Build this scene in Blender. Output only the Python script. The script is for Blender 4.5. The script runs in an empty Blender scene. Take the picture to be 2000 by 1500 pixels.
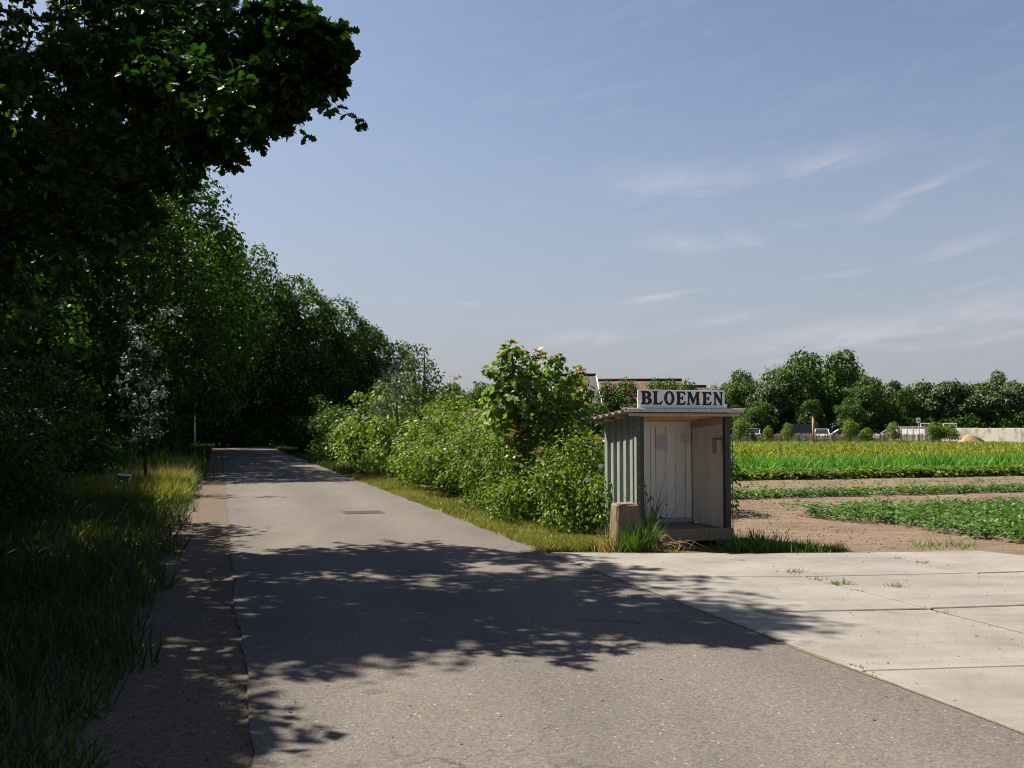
import bpy, math, random
import numpy as np
from mathutils import Vector, Matrix

random.seed(7)
RNG = np.random.default_rng(7)
sc = bpy.context.scene
col = sc.collection

# ------------------------------------------------------------------ camera
F_PX, CAM_H, HORIZON = 1900.0, 1.65, 835.0
PITCH = math.atan((HORIZON - 750.0) / F_PX)
cam_data = bpy.data.cameras.new('camera')
cam = bpy.data.objects.new('camera', cam_data)
col.objects.link(cam)
cam_data.sensor_fit = 'HORIZONTAL'
cam_data.sensor_width = 36.0
cam_data.lens = 36.0 * F_PX / 2000.0
cam_data.clip_start = 0.05
cam_data.clip_end = 3000.0
cam.location = (0, 0, CAM_H)
cam.rotation_euler = (math.pi / 2 + PITCH, 0, 0)
sc.camera = cam

# ------------------------------------------------------------------ light
SUN_EL = math.radians(53.0)
SUN_H = np.array([-0.88, 0.475])                      # horizontal direction towards the sun
SHIFT = -SUN_H / math.tan(SUN_EL)                     # ground shift of a shadow per metre of height
world = bpy.data.worlds.new('World')
sc.world = world
world.use_nodes = True
wn, wl = world.node_tree.nodes, world.node_tree.links
bg = wn['Background']
sky = wn.new('ShaderNodeTexSky')
sky.sky_type = 'NISHITA'
sky.sun_disc = False
sky.sun_elevation = SUN_EL
sky.sun_rotation = math.atan2(SUN_H[0], SUN_H[1])
sky.air_density = 1.0
sky.dust_density = 1.3
sky.ozone_density = 3.0
bg.inputs[1].default_value = 0.0515

sun_data = bpy.data.lights.new('sun', 'SUN')
sun_data.energy = 5.0
sun_data.angle = math.radians(0.53)
sun_data.color = (1.0, 0.885, 0.73)
sun = bpy.data.objects.new('sun', sun_data)
col.objects.link(sun)
ld = Vector((-SUN_H[0] * math.cos(SUN_EL), -SUN_H[1] * math.cos(SUN_EL), -math.sin(SUN_EL)))
sun.rotation_euler = ld.to_track_quat('-Z', 'Y').to_euler()
sun.location = (-30, 20, 40)

sc.view_settings.view_transform = 'Standard'
sc.view_settings.look = 'None'
sc.view_settings.exposure = 1.4
sc.view_settings.gamma = 1.0
sc.view_settings.use_curve_mapping = False
sc.render.engine = 'CYCLES'
sc.cycles.max_bounces = 8
sc.cycles.diffuse_bounces = 5
sc.cycles.glossy_bounces = 2
sc.cycles.transmission_bounces = 4
sc.cycles.transparent_max_bounces = 8
sc.cycles.use_denoising = True
sc.cycles.filter_width = 1.05
sc.cycles.sample_clamp_indirect = 6.0


# ---- sky: the Nishita gradient, thin cirrus streaks and a pale haze band low down
def wmath(op, a, b=None, c=None, clamp=False):
    n = wn.new('ShaderNodeMath')
    n.operation = op
    n.use_clamp = clamp
    for i, v in enumerate((a, b, c)):
        if v is None:
            continue
        if isinstance(v, (int, float)):
            n.inputs[i].default_value = v
        else:
            wl.new(v, n.inputs[i])
    return n.outputs[0]


def dir_of(px, py):
    u, v = (px - 1000.0) / F_PX, (750.0 - py) / F_PX
    y = math.cos(PITCH) - v * math.sin(PITCH)
    z = math.sin(PITCH) + v * math.cos(PITCH)
    n = math.sqrt(u * u + y * y + z * z)
    return math.atan2(u, y), math.asin(z / n)


tc = wn.new('ShaderNodeTexCoord')
sep = wn.new('ShaderNodeSeparateXYZ')
wl.new(tc.outputs['Generated'], sep.inputs[0])
az = wmath('ARCTAN2', sep.outputs[0], sep.outputs[1])
el = wmath('ARCSINE', sep.outputs[2])


def streak_noise(rot, sx, sy, scale, seed):
    comb = wn.new('ShaderNodeCombineXYZ')
    c_, s_ = math.cos(rot), math.sin(rot)
    p = wmath('ADD', wmath('MULTIPLY', az, c_ * sx), wmath('MULTIPLY', el, s_ * sx))
    q = wmath('ADD', wmath('MULTIPLY', az, -s_ * sy), wmath('MULTIPLY', el, c_ * sy))
    wl.new(p, comb.inputs[0])
    wl.new(q, comb.inputs[1])
    comb.inputs[2].default_value = seed
    n = wn.new('ShaderNodeTexNoise')
    n.inputs['Scale'].default_value = scale
    n.inputs['Detail'].default_value = 8.0
    n.inputs['Roughness'].default_value = 0.62
    n.inputs['Distortion'].default_value = 0.6
    wl.new(comb.outputs[0], n.inputs['Vector'])
    return n.outputs['Fac']


cloud = None
STREAKS = [  # px, py, half length px, half height px, tilt deg, strength
    (1330, 350, 300, 54, 1, 0.40), (1620, 312, 220, 46, 5, 0.42), (1790, 375, 170, 26, 20, 0.50),
    (1870, 485, 130, 22, 16, 0.55), (1340, 475, 160, 40, -7, 0.40), (1455, 470, 90, 34, -14, 0.36),
    (1290, 578, 120, 11, 7, 0.75), (915, 593, 44, 7, 0, 0.42), (1420, 625, 190, 20, 7, 0.40),
    (1620, 655, 420, 52, 8, 0.66), (1900, 620, 280, 60, 7, 0.66), (1130, 660, 160, 26, 5, 0.5),
    (1560, 440, 60, 9, -12, 0.3), (1650, 535, 130, 12, 5, 0.28), (1900, 560, 120, 14, 12, 0.25)]
n1 = streak_noise(math.radians(8), 9.0, 40.0, 1.0, 2.3)
n2 = streak_noise(math.radians(14), 26.0, 95.0, 1.0, 7.7)
nmix = wmath('ADD', wmath('MULTIPLY', n1, 0.65), wmath('MULTIPLY', n2, 0.35))
for (px, py, hl, hh, tilt, st) in STREAKS:
    a0, e0 = dir_of(px, py)
    r = math.radians(tilt)
    da, de = wmath('SUBTRACT', az, a0), wmath('SUBTRACT', el, e0)
    u = wmath('MULTIPLY', wmath('ADD', wmath('MULTIPLY', da, math.cos(r)), wmath('MULTIPLY', de, math.sin(r))), F_PX / hl)
    v = wmath('MULTIPLY', wmath('ADD', wmath('MULTIPLY', da, -math.sin(r)), wmath('MULTIPLY', de, math.cos(r))), F_PX / hh)
    v = wmath('ADD', v, wmath('MULTIPLY', wmath('SUBTRACT', n1, 0.5), 2.2))
    d2 = wmath('ADD', wmath('MULTIPLY', u, u), wmath('MULTIPLY', v, v))
    m = wmath('SUBTRACT', 1.0, wmath('POWER', d2, 0.6), clamp=True)
    m = wmath('MULTIPLY', wmath('MULTIPLY', m, m), st)
    cloud = m if cloud is None else wmath('MAXIMUM', cloud, m)
nn = wmath('MULTIPLY', wmath('SUBTRACT', nmix, 0.26), 3.0, clamp=True)
cloud = wmath('MULTIPLY', cloud, nn)
# faint cirrus all over the sky
cloud = wmath('ADD', cloud, wmath('MULTIPLY', wmath('SUBTRACT', nmix, 0.5, clamp=True), 0.5), clamp=True)
# pale haze towards the horizon
haze = wmath('POWER', wmath('SUBTRACT', 1.0, wmath('DIVIDE', wmath('ABSOLUTE', el), 0.42), clamp=True), 1.5)
haze = wmath('MULTIPLY', haze, 0.95, clamp=True)
tint = wn.new('ShaderNodeMix')
tint.data_type = 'RGBA'
tint.blend_type = 'MULTIPLY'
tint.inputs['Factor'].default_value = 1.0
wl.new(sky.outputs[0], tint.inputs['A'])
tint.inputs['B'].default_value = (0.99, 0.91, 0.86, 1)
hz = wn.new('ShaderNodeMix')
hz.data_type = 'RGBA'
wl.new(haze, hz.inputs['Factor'])
wl.new(tint.outputs['Result'], hz.inputs['A'])
hz.inputs['B'].default_value = (3.02, 3.12, 3.62, 1)
cl = wn.new('ShaderNodeMix')
cl.data_type = 'RGBA'
wl.new(cloud, cl.inputs['Factor'])
wl.new(hz.outputs['Result'], cl.inputs['A'])
cl.inputs['B'].default_value = (4.9, 4.75, 5.3, 1)
wl.new(cl.outputs['Result'], bg.inputs[0])

# ------------------------------------------------------------------ places
# s = across the road (0 under the camera, growing to the right), t = along the road
CD, SD = 0.9578, 0.2873
ROAD_ANG = math.atan2(SD, CD)


def ST(s, t, z=0.0):
    return np.array([CD * s - SD * t, SD * s + CD * t, z])


def to_st(x, y):
    return CD * x + SD * y, -SD * x + CD * y


def P(px, py, D):
    """the point seen in the photo at (px, py) that lies D metres ahead"""
    u, v = (px - 1000.0) / F_PX, (750.0 - py) / F_PX
    y = math.cos(PITCH) - v * math.sin(PITCH)
    z = math.sin(PITCH) + v * math.cos(PITCH)
    k = D / y
    return np.array([u * k, D, CAM_H + z * k])


def G(px, py, z=0.0):
    u, v = (px - 1000.0) / F_PX, (750.0 - py) / F_PX
    y = math.cos(PITCH) - v * math.sin(PITCH)
    zz = math.sin(PITCH) + v * math.cos(PITCH)
    k = (z - CAM_H) / zz
    return np.array([u * k, y * k, z])


def proj(p):
    p = np.atleast_2d(p)
    d = p - np.array([0, 0, CAM_H])
    fw = d[:, 1] * math.cos(PITCH) + d[:, 2] * math.sin(PITCH)
    up = -d[:, 1] * math.sin(PITCH) + d[:, 2] * math.cos(PITCH)
    fw = np.where(np.abs(fw) < 1e-3, 1e-3, fw)
    return np.stack([1000 + F_PX * d[:, 0] / fw, 750 - F_PX * up / fw, fw], 1)


def shadow(p):
    p = np.atleast_2d(p)
    g = p.copy()
    g[:, :2] += SHIFT[None, :] * p[:, 2:3]
    g[:, 2] = 0
    return g


def in_poly(x, y, poly):
    inside = np.zeros(len(x), bool)
    j = len(poly) - 1
    for i in range(len(poly)):
        xi, yi = poly[i]
        xj, yj = poly[j]
        c = ((yi > y) != (yj > y)) & (x < (xj - xi) * (y - yi) / (yj - yi + 1e-12) + xi)
        inside ^= c
        j = i
    return inside


# ------------------------------------------------------------------ materials
def new_mat(name):
    m = bpy.data.materials.new(name)
    m.use_nodes = True
    nt = m.node_tree
    return m, nt, nt.nodes['Principled BSDF']


def ramp(nt, fac, stops):
    r = nt.nodes.new('ShaderNodeValToRGB')
    els = r.color_ramp.elements
    while len(els) < len(stops):
        els.new(0.5)
    for e, (p, c) in zip(els, stops):
        e.position = p
        e.color = (c[0], c[1], c[2], 1)
    nt.links.new(fac, r.inputs[0])
    return r.outputs[0]


def noise(nt, scale, detail=4, rough=0.55, coord='Object', stretch=None, dist=0.0, w=None):
    t = nt.nodes.new('ShaderNodeTexCoord')
    o = t.outputs[coord]
    if stretch:
        mp = nt.nodes.new('ShaderNodeMapping')
        mp.inputs['Scale'].default_value = stretch
        nt.links.new(o, mp.inputs[0])
        o = mp.outputs[0]
    n = nt.nodes.new('ShaderNodeTexNoise')
    n.inputs['Scale'].default_value = scale
    n.inputs['Detail'].default_value = detail
    n.inputs['Roughness'].default_value = rough
    n.inputs['Distortion'].default_value = dist
    nt.links.new(o, n.inputs['Vector'])
    return n.outputs['Fac']


def mixc(nt, fac, a, b, blend='MIX'):
    m = nt.nodes.new('ShaderNodeMix')
    m.data_type = 'RGBA'
    m.blend_type = blend
    for key, v in (('Factor', fac), ('A', a), ('B', b)):
        if isinstance(v, (int, float)):
            m.inputs[key].default_value = v
        elif isinstance(v, tuple):
            m.inputs[key].default_value = (v[0], v[1], v[2], 1)
        else:
            nt.links.new(v, m.inputs[key])
    return m.outputs['Result']


def bump(nt, bs, height, strength, dist):
    b = nt.nodes.new('ShaderNodeBump')
    b.inputs['Strength'].default_value = strength
    b.inputs['Distance'].default_value = dist
    nt.links.new(height, b.inputs['Height'])
    nt.links.new(b.outputs[0], bs.inputs['Normal'])


def leaf_mat(name, dark, mid, light, trans=0.35, tcol=None, rough=0.5, spec=0.35, patch=0.0, odd=None):
    m, nt, bs = new_mat(name)
    at = nt.nodes.new('ShaderNodeAttribute')
    at.attribute_name = 'rnd'
    c = ramp(nt, at.outputs['Fac'], [(0.0, dark), (0.5, mid), (0.84, light), (0.95, odd or light)])
    if patch > 0:
        n = noise(nt, 0.45, 2, coord='Object')
        c = mixc(nt, patch, c, ramp(nt, n, [(0.35, tuple(x * 0.7 for x in dark)), (0.65, light)]))
    nt.links.new(c, bs.inputs['Base Color'])
    bs.inputs['Roughness'].default_value = rough
    bs.inputs['Specular IOR Level'].default_value = spec
    tr = nt.nodes.new('ShaderNodeBsdfTranslucent')
    t = mixc(nt, 1.0, c, tcol or (1.5, 1.6, 0.6), 'MULTIPLY')
    nt.links.new(t, tr.inputs[0])
    mx = nt.nodes.new('ShaderNodeMixShader')
    mx.inputs[0].default_value = trans
    nt.links.new(bs.outputs[0], mx.inputs[1])
    nt.links.new(tr.outputs[0], mx.inputs[2])
    nt.links.new(mx.outputs[0], nt.nodes['Material Output'].inputs[0])
    return m


def simple_mat(name, c0, c1, scale=6.0, rough=0.7, spec=0.3, bump_s=0.2, bump_d=0.01, stretch=None, metal=0.0, detail=6, lo=0.3, hi=0.7):
    m, nt, bs = new_mat(name)
    n = noise(nt, scale, detail, stretch=stretch)
    nt.links.new(ramp(nt, n, [(lo, c0), (hi, c1)]), bs.inputs['Base Color'])
    bs.inputs['Roughness'].default_value = rough
    bs.inputs['Specular IOR Level'].default_value = spec
    bs.inputs['Metallic'].default_value = metal
    if bump_s:
        bump(nt, bs, n, bump_s, bump_d)
    return m


M = {}
# asphalt: aggregate speckle, worn lanes, fine relief
m, nt, bs = new_mat('asphalt')
vo = nt.nodes.new('ShaderNodeTexVoronoi')
vo.inputs['Scale'].default_value = 85.0
tco = nt.nodes.new('ShaderNodeTexCoord')
nt.links.new(tco.outputs['Object'], vo.inputs['Vector'])
spk = ramp(nt, vo.outputs['Color'], [(0.0, (0.047, 0.045, 0.045)), (0.5, (0.106, 0.100, 0.096)), (0.80, (0.135, 0.124, 0.115)), (0.90, (0.185, 0.135, 0.095)), (1.0, (0.42, 0.39, 0.35))])
big = noise(nt, 0.55, 5)
fine = noise(nt, 260.0, 2)
c = mixc(nt, 0.35, spk, ramp(nt, big, [(0.3, (0.098, 0.093, 0.091)), (0.7, (0.134, 0.124, 0.115))]))
wear = noise(nt, 1.2, 6, stretch=(2.2, 0.25, 1))
c = mixc(nt, 1.0, c, ramp(nt, wear, [(0.3, (0.93, 0.93, 0.93)), (0.7, (1.05, 1.05, 1.05))]), 'MULTIPLY')
sp_ = nt.nodes.new('ShaderNodeSeparateXYZ')
nt.links.new(tco.outputs['Object'], sp_.inputs[0])


def amath(op, a, b):
    n_ = nt.nodes.new('ShaderNodeMath')
    n_.operation = op
    for i_, v_ in enumerate((a, b)):
        if isinstance(v_, (int, float)):
            n_.inputs[i_].default_value = v_
        else:
            nt.links.new(v_, n_.inputs[i_])
    return n_.outputs[0]


acr = amath('ADD', amath('MULTIPLY', sp_.outputs[0], 0.9578), amath('MULTIPLY', sp_.outputs[1], 0.2873))   # metres across the road
acr = amath('ADD', acr, amath('MULTIPLY', big, 0.5))
trk_ = amath('SINE', amath('MULTIPLY', amath('SUBTRACT', acr, 0.95), 3.3), 0)
c = mixc(nt, 1.0, c, ramp(nt, amath('ADD', amath('MULTIPLY', trk_, 0.5), 0.5), [(0.1, (0.93, 0.93, 0.94)), (0.9, (1.07, 1.065, 1.06))]), 'MULTIPLY')
vc = nt.nodes.new('ShaderNodeTexVoronoi')
vc.feature = 'DISTANCE_TO_EDGE'
vc.inputs['Scale'].default_value = 0.55
wn_ = nt.nodes.new('ShaderNodeVectorMath')
wn_.operation = 'ADD'
nz_ = nt.nodes.new('ShaderNodeTexNoise')
nz_.inputs['Scale'].default_value = 2.5
nz_.inputs['Detail'].default_value = 6
nt.links.new(tco.outputs['Object'], nz_.inputs['Vector'])
nt.links.new(tco.outputs['Object'], wn_.inputs[0])
nt.links.new(nz_.outputs['Color'], wn_.inputs[1])
nt.links.new(wn_.outputs[0], vc.inputs['Vector'])
crk = ramp(nt, vc.outputs['Distance'], [(0.003, (0.55, 0.55, 0.55)), (0.010, (1, 1, 1))])
msk = ramp(nt, noise(nt, 0.35, 3), [(0.52, (0, 0, 0)), (0.60, (1, 1, 1))])
c = mixc(nt, msk, c, mixc(nt, 1.0, c, crk, 'MULTIPLY'))
cr = noise(nt, 30.0, 4)
c = mixc(nt, 1.0, c, ramp(nt, cr, [(0.28, (0.72, 0.72, 0.72)), (0.5, (1.0, 1.0, 1.0))]), 'MULTIPLY')
nt.links.new(c, bs.inputs['Base Color'])
bs.inputs['Roughness'].default_value = 0.9
bs.inputs['Specular IOR Level'].default_value = 0.08
hh = mixc(nt, 0.5, vo.outputs['Distance'], fine)
bump(nt, bs, hh, 0.5, 0.006)
M['asphalt'] = m

# concrete slab
m, nt, bs = new_mat('slab_concrete')
a = noise(nt, 1.1, 8, 0.65)
b = noise(nt, 70.0, 4, 0.7)
oi = nt.nodes.new('ShaderNodeObjectInfo')
c = ramp(nt, a, [(0.3, (0.144, 0.139, 0.130)), (0.55, (0.188, 0.183, 0.175)), (0.75, (0.214, 0.210, 0.203))])
c = mixc(nt, 1.0, c, ramp(nt, b, [(0.3, (0.70, 0.69, 0.67)), (0.48, (1, 1, 1)), (0.75, (1.1, 1.1, 1.1))]), 'MULTIPLY')
c = mixc(nt, 1.0, c, ramp(nt, oi.outputs['Random'], [(0, (0.92, 0.92, 0.92)), (1, (1.05, 1.04, 1.02))]), 'MULTIPLY')
st_ = noise(nt, 3.5, 6, 0.7, dist=0.6)
c = mixc(nt, 1.0, c, ramp(nt, st_, [(0.27, (0.62, 0.58, 0.52)), (0.36, (0.90, 0.88, 0.86)), (0.46, (1, 1, 1))]), 'MULTIPLY')
v2 = nt.nodes.new('ShaderNodeTexVoronoi')
v2.inputs['Scale'].default_value = 9.0
tco = nt.nodes.new('ShaderNodeTexCoord')
nt.links.new(tco.outputs['Object'], v2.inputs['Vector'])
c = mixc(nt, 1.0, c, ramp(nt, v2.outputs['Distance'], [(0.035, (0.45, 0.42, 0.38)), (0.07, (1, 1, 1))]), 'MULTIPLY')
c = mixc(nt, 1.0, c, ramp(nt, noise(nt, 0.8, 5, 0.6, stretch=(0.5, 3.0, 1), dist=0.8), [(0.3, (0.86, 0.85, 0.83)), (0.55, (1.03, 1.03, 1.03))]), 'MULTIPLY')
nt.links.new(c, bs.inputs['Base Color'])
bs.inputs['Roughness'].default_value = 0.85
bs.inputs['Specular IOR Level'].default_value = 0.2
bump(nt, bs, b, 0.35, 0.006)
M['slab'] = m

# sandy soil
m, nt, bs = new_mat('sandy_soil')
a = noise(nt, 0.7, 6, 0.6, stretch=(1, 1, 1))
b = noise(nt, 14.0, 8, 0.7)
trk = noise(nt, 2.0, 6, 0.6, stretch=(0.35, 2.5, 1), dist=0.5)
c = ramp(nt, a, [(0.3, (0.120, 0.090, 0.066)), (0.7, (0.170, 0.133, 0.102))])
c = mixc(nt, 1.0, c, ramp(nt, b, [(0.3, (0.76, 0.74, 0.72)), (0.55, (1.05, 1.05, 1.05))]), 'MULTIPLY')
c = mixc(nt, 1.0, c, ramp(nt, trk, [(0.35, (0.78, 0.76, 0.74)), (0.6, (1.05, 1.05, 1.05))]), 'MULTIPLY')
nt.links.new(c, bs.inputs['Base Color'])
bs.inputs['Roughness'].default_value = 0.95
bs.inputs['Specular IOR Level'].default_value = 0.1
bump(nt, bs, mixc(nt, 0.4, b, trk), 0.9, 0.06)
M['soil'] = m
M['litter'] = simple_mat('leaf_litter', (0.018, 0.017, 0.010), (0.05, 0.042, 0.024), 9.0, 0.95, 0.1, 0.6, 0.03)
M['turf'] = simple_mat('turf_soil', (0.05, 0.052, 0.02), (0.115, 0.10, 0.048), 5.0, 0.95, 0.1, 0.6, 0.03)
M['gravel'] = simple_mat('gravel_dirt', (0.055, 0.044, 0.034), (0.12, 0.098, 0.077), 38.0, 0.95, 0.15, 0.4, 0.015)
m, nt, bs = new_mat('stone')
oi = nt.nodes.new('ShaderNodeAttribute')
oi.attribute_name = 'rnd'
nt.links.new(ramp(nt, oi.outputs['Fac'], [(0, (0.05, 0.043, 0.036)), (0.6, (0.10, 0.085, 0.07)), (1, (0.19, 0.17, 0.15))]), bs.inputs['Base Color'])
bs.inputs['Roughness'].default_value = 0.9
M['stone'] = m
M['joint'] = simple_mat('joint_sand', (0.055, 0.043, 0.026), (0.10, 0.08, 0.05), 20.0, 0.95, 0.1, 0.5, 0.01)
M['seam'] = simple_mat('washed_sand', (0.10, 0.082, 0.062), (0.155, 0.13, 0.10), 20.0, 0.95, 0.1, 0.4, 0.01)
M['bark'] = simple_mat('bark', (0.015, 0.012, 0.009), (0.05, 0.04, 0.03), 7.0, 0.95, 0.1, 0.8, 0.03, stretch=(4, 4, 0.6))
M['twig'] = simple_mat('twig_bark', (0.05, 0.035, 0.022), (0.12, 0.085, 0.055), 12.0, 0.9, 0.1, 0.0)
M['dry_cane'] = simple_mat('dry_cane', (0.16, 0.10, 0.06), (0.30, 0.21, 0.13), 12.0, 0.9, 0.1, 0.0)

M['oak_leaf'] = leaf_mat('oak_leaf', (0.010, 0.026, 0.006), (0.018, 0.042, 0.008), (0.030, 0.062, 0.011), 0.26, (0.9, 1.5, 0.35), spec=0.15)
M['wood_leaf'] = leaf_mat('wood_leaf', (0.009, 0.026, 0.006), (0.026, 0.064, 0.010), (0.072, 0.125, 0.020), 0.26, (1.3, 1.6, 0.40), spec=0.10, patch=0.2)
M['belt_leaf'] = leaf_mat('belt_leaf', (0.022, 0.050, 0.010), (0.044, 0.092, 0.016), (0.080, 0.140, 0.026), 0.30, (1.3, 1.5, 0.6), spec=0.2, patch=0.2)
M['pale_leaf'] = leaf_mat('pale_leaf', (0.035, 0.062, 0.024), (0.062, 0.098, 0.040), (0.12, 0.165, 0.085), 0.30, (1.2, 1.3, 0.7), spec=0.3, patch=0.1)
M['silver_leaf'] = leaf_mat('silver_leaf', (0.024, 0.042, 0.025), (0.060, 0.084, 0.062), (0.165, 0.195, 0.165), 0.25, (1.0, 1.1, 0.9), spec=0.2)
M['bramble_leaf'] = leaf_mat('bramble_leaf', (0.024, 0.060, 0.011), (0.082, 0.155, 0.022), (0.185, 0.255, 0.044), 0.28, (1.4, 1.4, 0.5), rough=0.55, spec=0.14, patch=0.25, odd=(0.25, 0.16, 0.07))
M['shrub_leaf'] = leaf_mat('shrub_leaf', (0.036, 0.080, 0.015), (0.100, 0.175, 0.028), (0.190, 0.265, 0.050), 0.30, (1.4, 1.4, 0.5), spec=0.2, patch=0.2, odd=(0.26, 0.20, 0.06))
M['maple_leaf'] = leaf_mat('maple_leaf', (0.056, 0.108, 0.020), (0.105, 0.175, 0.032), (0.165, 0.235, 0.048), 0.38, (1.4, 1.5, 0.5), rough=0.5, spec=0.22)
M['red_leaf'] = leaf_mat('young_leaf', (0.13, 0.10, 0.038), (0.165, 0.125, 0.052), (0.14, 0.15, 0.040), 0.34, (1.4, 1.2, 0.6))
M['dead_leaf'] = leaf_mat('dead_leaf', (0.10, 0.045, 0.022), (0.20, 0.10, 0.05), (0.30, 0.18, 0.09), 0.25, (1.2, 1.0, 0.6))
M['grass'] = leaf_mat('grass_blade', (0.060, 0.10, 0.018), (0.105, 0.145, 0.026), (0.19, 0.20, 0.055), 0.35, (1.4, 1.3, 0.4))
M['shade_grass'] = leaf_mat('shaded_rank_grass', (0.013, 0.034, 0.006), (0.025, 0.054, 0.009), (0.055, 0.078, 0.016), 0.30, (1.4, 1.3, 0.35))  # grass with the shade under the trees put into its colour
M['dry_grass'] = leaf_mat('dry_grass', (0.16, 0.15, 0.045), (0.28, 0.235, 0.10), (0.40, 0.32, 0.17), 0.35, (1.2, 1.1, 0.6))
M['bright_grass'] = leaf_mat('lush_grass', (0.050, 0.12, 0.018), (0.085, 0.175, 0.024), (0.12, 0.215, 0.032), 0.38, (1.2, 1.4, 0.4))
M['crop_dark'] = leaf_mat('crop_leaf', (0.032, 0.075, 0.016), (0.054, 0.112, 0.024), (0.085, 0.150, 0.036), 0.28, (1.3, 1.5, 0.6), spec=0.25)
M['crop_mid'] = leaf_mat('crop_mid', (0.045, 0.085, 0.014), (0.075, 0.125, 0.020), (0.11, 0.16, 0.03), 0.32, (1.3, 1.4, 0.5), spec=0.2)
M['crop_bright'] = leaf_mat('crop_blade', (0.042, 0.13, 0.016), (0.072, 0.195, 0.024), (0.12, 0.255, 0.034), 0.36, (1.0, 1.4, 0.4))
M['crop_yellow'] = leaf_mat('crop_yellow', (0.090, 0.16, 0.020), (0.165, 0.225, 0.026), (0.25, 0.285, 0.050), 0.34, (1.3, 1.3, 0.4), spec=0.15)
M['petal'] = simple_mat('petal', (0.75, 0.75, 0.74), (0.82, 0.82, 0.8), 5.0, 0.6, 0.2, 0)


def plank_mat(name, c0, c1, dirt, rough=0.65):
    m, nt, bs = new_mat(name)
    g = noise(nt, 9.0, 6, 0.6, stretch=(9, 9, 0.7))
    oi = nt.nodes.new('ShaderNodeObjectInfo')
    c = ramp(nt, g, [(0.3, c0), (0.65, c1)])
    c = mixc(nt, 1.0, c, ramp(nt, oi.outputs['Random'], [(0, (0.93, 0.925, 0.91)), (1, (1.02, 1.02, 1.02))]), 'MULTIPLY')
    d = noise(nt, 2.2, 6, 0.7, stretch=(3, 3, 0.8), dist=0.4)
    c = mixc(nt, ramp(nt, d, [(0.55, (0, 0, 0)), (0.80, (0.8, 0.8, 0.8))]), c, dirt)
    nt.links.new(c, bs.inputs['Base Color'])
    bs.inputs['Roughness'].default_value = rough
    bs.inputs['Specular IOR Level'].default_value = 0.3
    bump(nt, bs, g, 0.35, 0.004)
    return m


M['white_board'] = plank_mat('whitewashed_board', (0.82, 0.765, 0.68), (0.88, 0.845, 0.79), (0.60, 0.50, 0.37))
M['worn_board'] = plank_mat('worn_board', (0.68, 0.61, 0.49), (0.82, 0.765, 0.67), (0.48, 0.39, 0.26))
M['raw_wood'] = plank_mat('raw_wood', (0.36, 0.255, 0.15), (0.52, 0.39, 0.25), (0.22, 0.155, 0.09))
M['plinth_wood'] = plank_mat('weathered_beam', (0.15, 0.115, 0.07), (0.26, 0.205, 0.14), (0.075, 0.06, 0.038), 0.8)
M['dark_post'] = plank_mat('dark_post', (0.038, 0.038, 0.026), (0.075, 0.072, 0.05), (0.02, 0.022, 0.015), 0.7)
M['sheet'] = simple_mat('green_sheet_metal', (0.19, 0.222, 0.200), (0.23, 0.265, 0.24), 2.5, 0.5, 0.4, 0.05, 0.004)
M['trim'] = simple_mat('shaded_green_trim', (0.035, 0.055, 0.045), (0.055, 0.08, 0.066), 6.0, 0.45, 0.4, 0.0)  # darker than the sheet: shade of the front face put into the colour
M['roof_sheet'] = simple_mat('roof_sheet', (0.26, 0.24, 0.215), (0.38, 0.355, 0.325), 5.0, 0.6, 0.3, 0.1, 0.004)
M['flashing'] = simple_mat('flashing', (0.42, 0.40, 0.37), (0.50, 0.48, 0.45), 6.0, 0.45, 0.4, 0.0)
M['sign_white'] = simple_mat('sign_white', (0.74, 0.74, 0.735), (0.82, 0.82, 0.815), 3.0, 0.5, 0.3, 0.0)
M['letter'] = simple_mat('letter_paint', (0.006, 0.012, 0.018), (0.012, 0.02, 0.027), 8.0, 0.45, 0.3, 0.0)
M['paper'] = simple_mat('paper', (0.62, 0.62, 0.66), (0.72, 0.72, 0.74), 4.0, 0.7, 0.2, 0.0)
M['lilac_paper'] = simple_mat('lilac_paper', (0.50, 0.47, 0.58), (0.62, 0.59, 0.68), 7.0, 0.5, 0.3, 0.0)
M['ink'] = simple_mat('ink', (0.02, 0.04, 0.12), (0.03, 0.06, 0.15), 4.0, 0.7, 0.2, 0.0)
M['screw'] = simple_mat('screw', (0.5, 0.5, 0.5), (0.7, 0.7, 0.7), 4.0, 0.35, 0.5, 0.0, metal=0.7)
M['bollard'] = simple_mat('old_concrete', (0.10, 0.078, 0.05), (0.19, 0.155, 0.11), 11.0, 0.95, 0.15, 0.6, 0.02)
M['iron'] = simple_mat('cast_iron', (0.045, 0.043, 0.044), (0.085, 0.080, 0.080), 30.0, 0.9, 0.1, 0.3, 0.004)
M['pole_grey'] = simple_mat('galvanised', (0.28, 0.30, 0.32), (0.38, 0.40, 0.42), 3.0, 0.5, 0.4, 0.0)
M['lamp_glass'] = simple_mat('lamp_cover', (0.55, 0.57, 0.6), (0.65, 0.67, 0.7), 3.0, 0.25, 0.5, 0.0)
M['marker_dark'] = simple_mat('marker_dark', (0.05, 0.055, 0.06), (0.10, 0.105, 0.115), 6.0, 0.7, 0.3, 0.2, 0.01)
M['marker_pale'] = simple_mat('marker_pale', (0.34, 0.36, 0.40), (0.50, 0.52, 0.56), 6.0, 0.7, 0.3, 0.2, 0.01)
M['lath'] = simple_mat('chestnut_lath', (0.20, 0.16, 0.115), (0.34, 0.285, 0.22), 3.0, 0.9, 0.1, 0.0)
M['pole_wood'] = simple_mat('pole_wood', (0.28, 0.18, 0.105), (0.38, 0.255, 0.165), 5.0, 0.85, 0.15, 0.0)
M['brick'] = simple_mat('brick_wall', (0.17, 0.075, 0.045), (0.27, 0.13, 0.08), 8.0, 0.9, 0.15, 0.2, 0.01)
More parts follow.
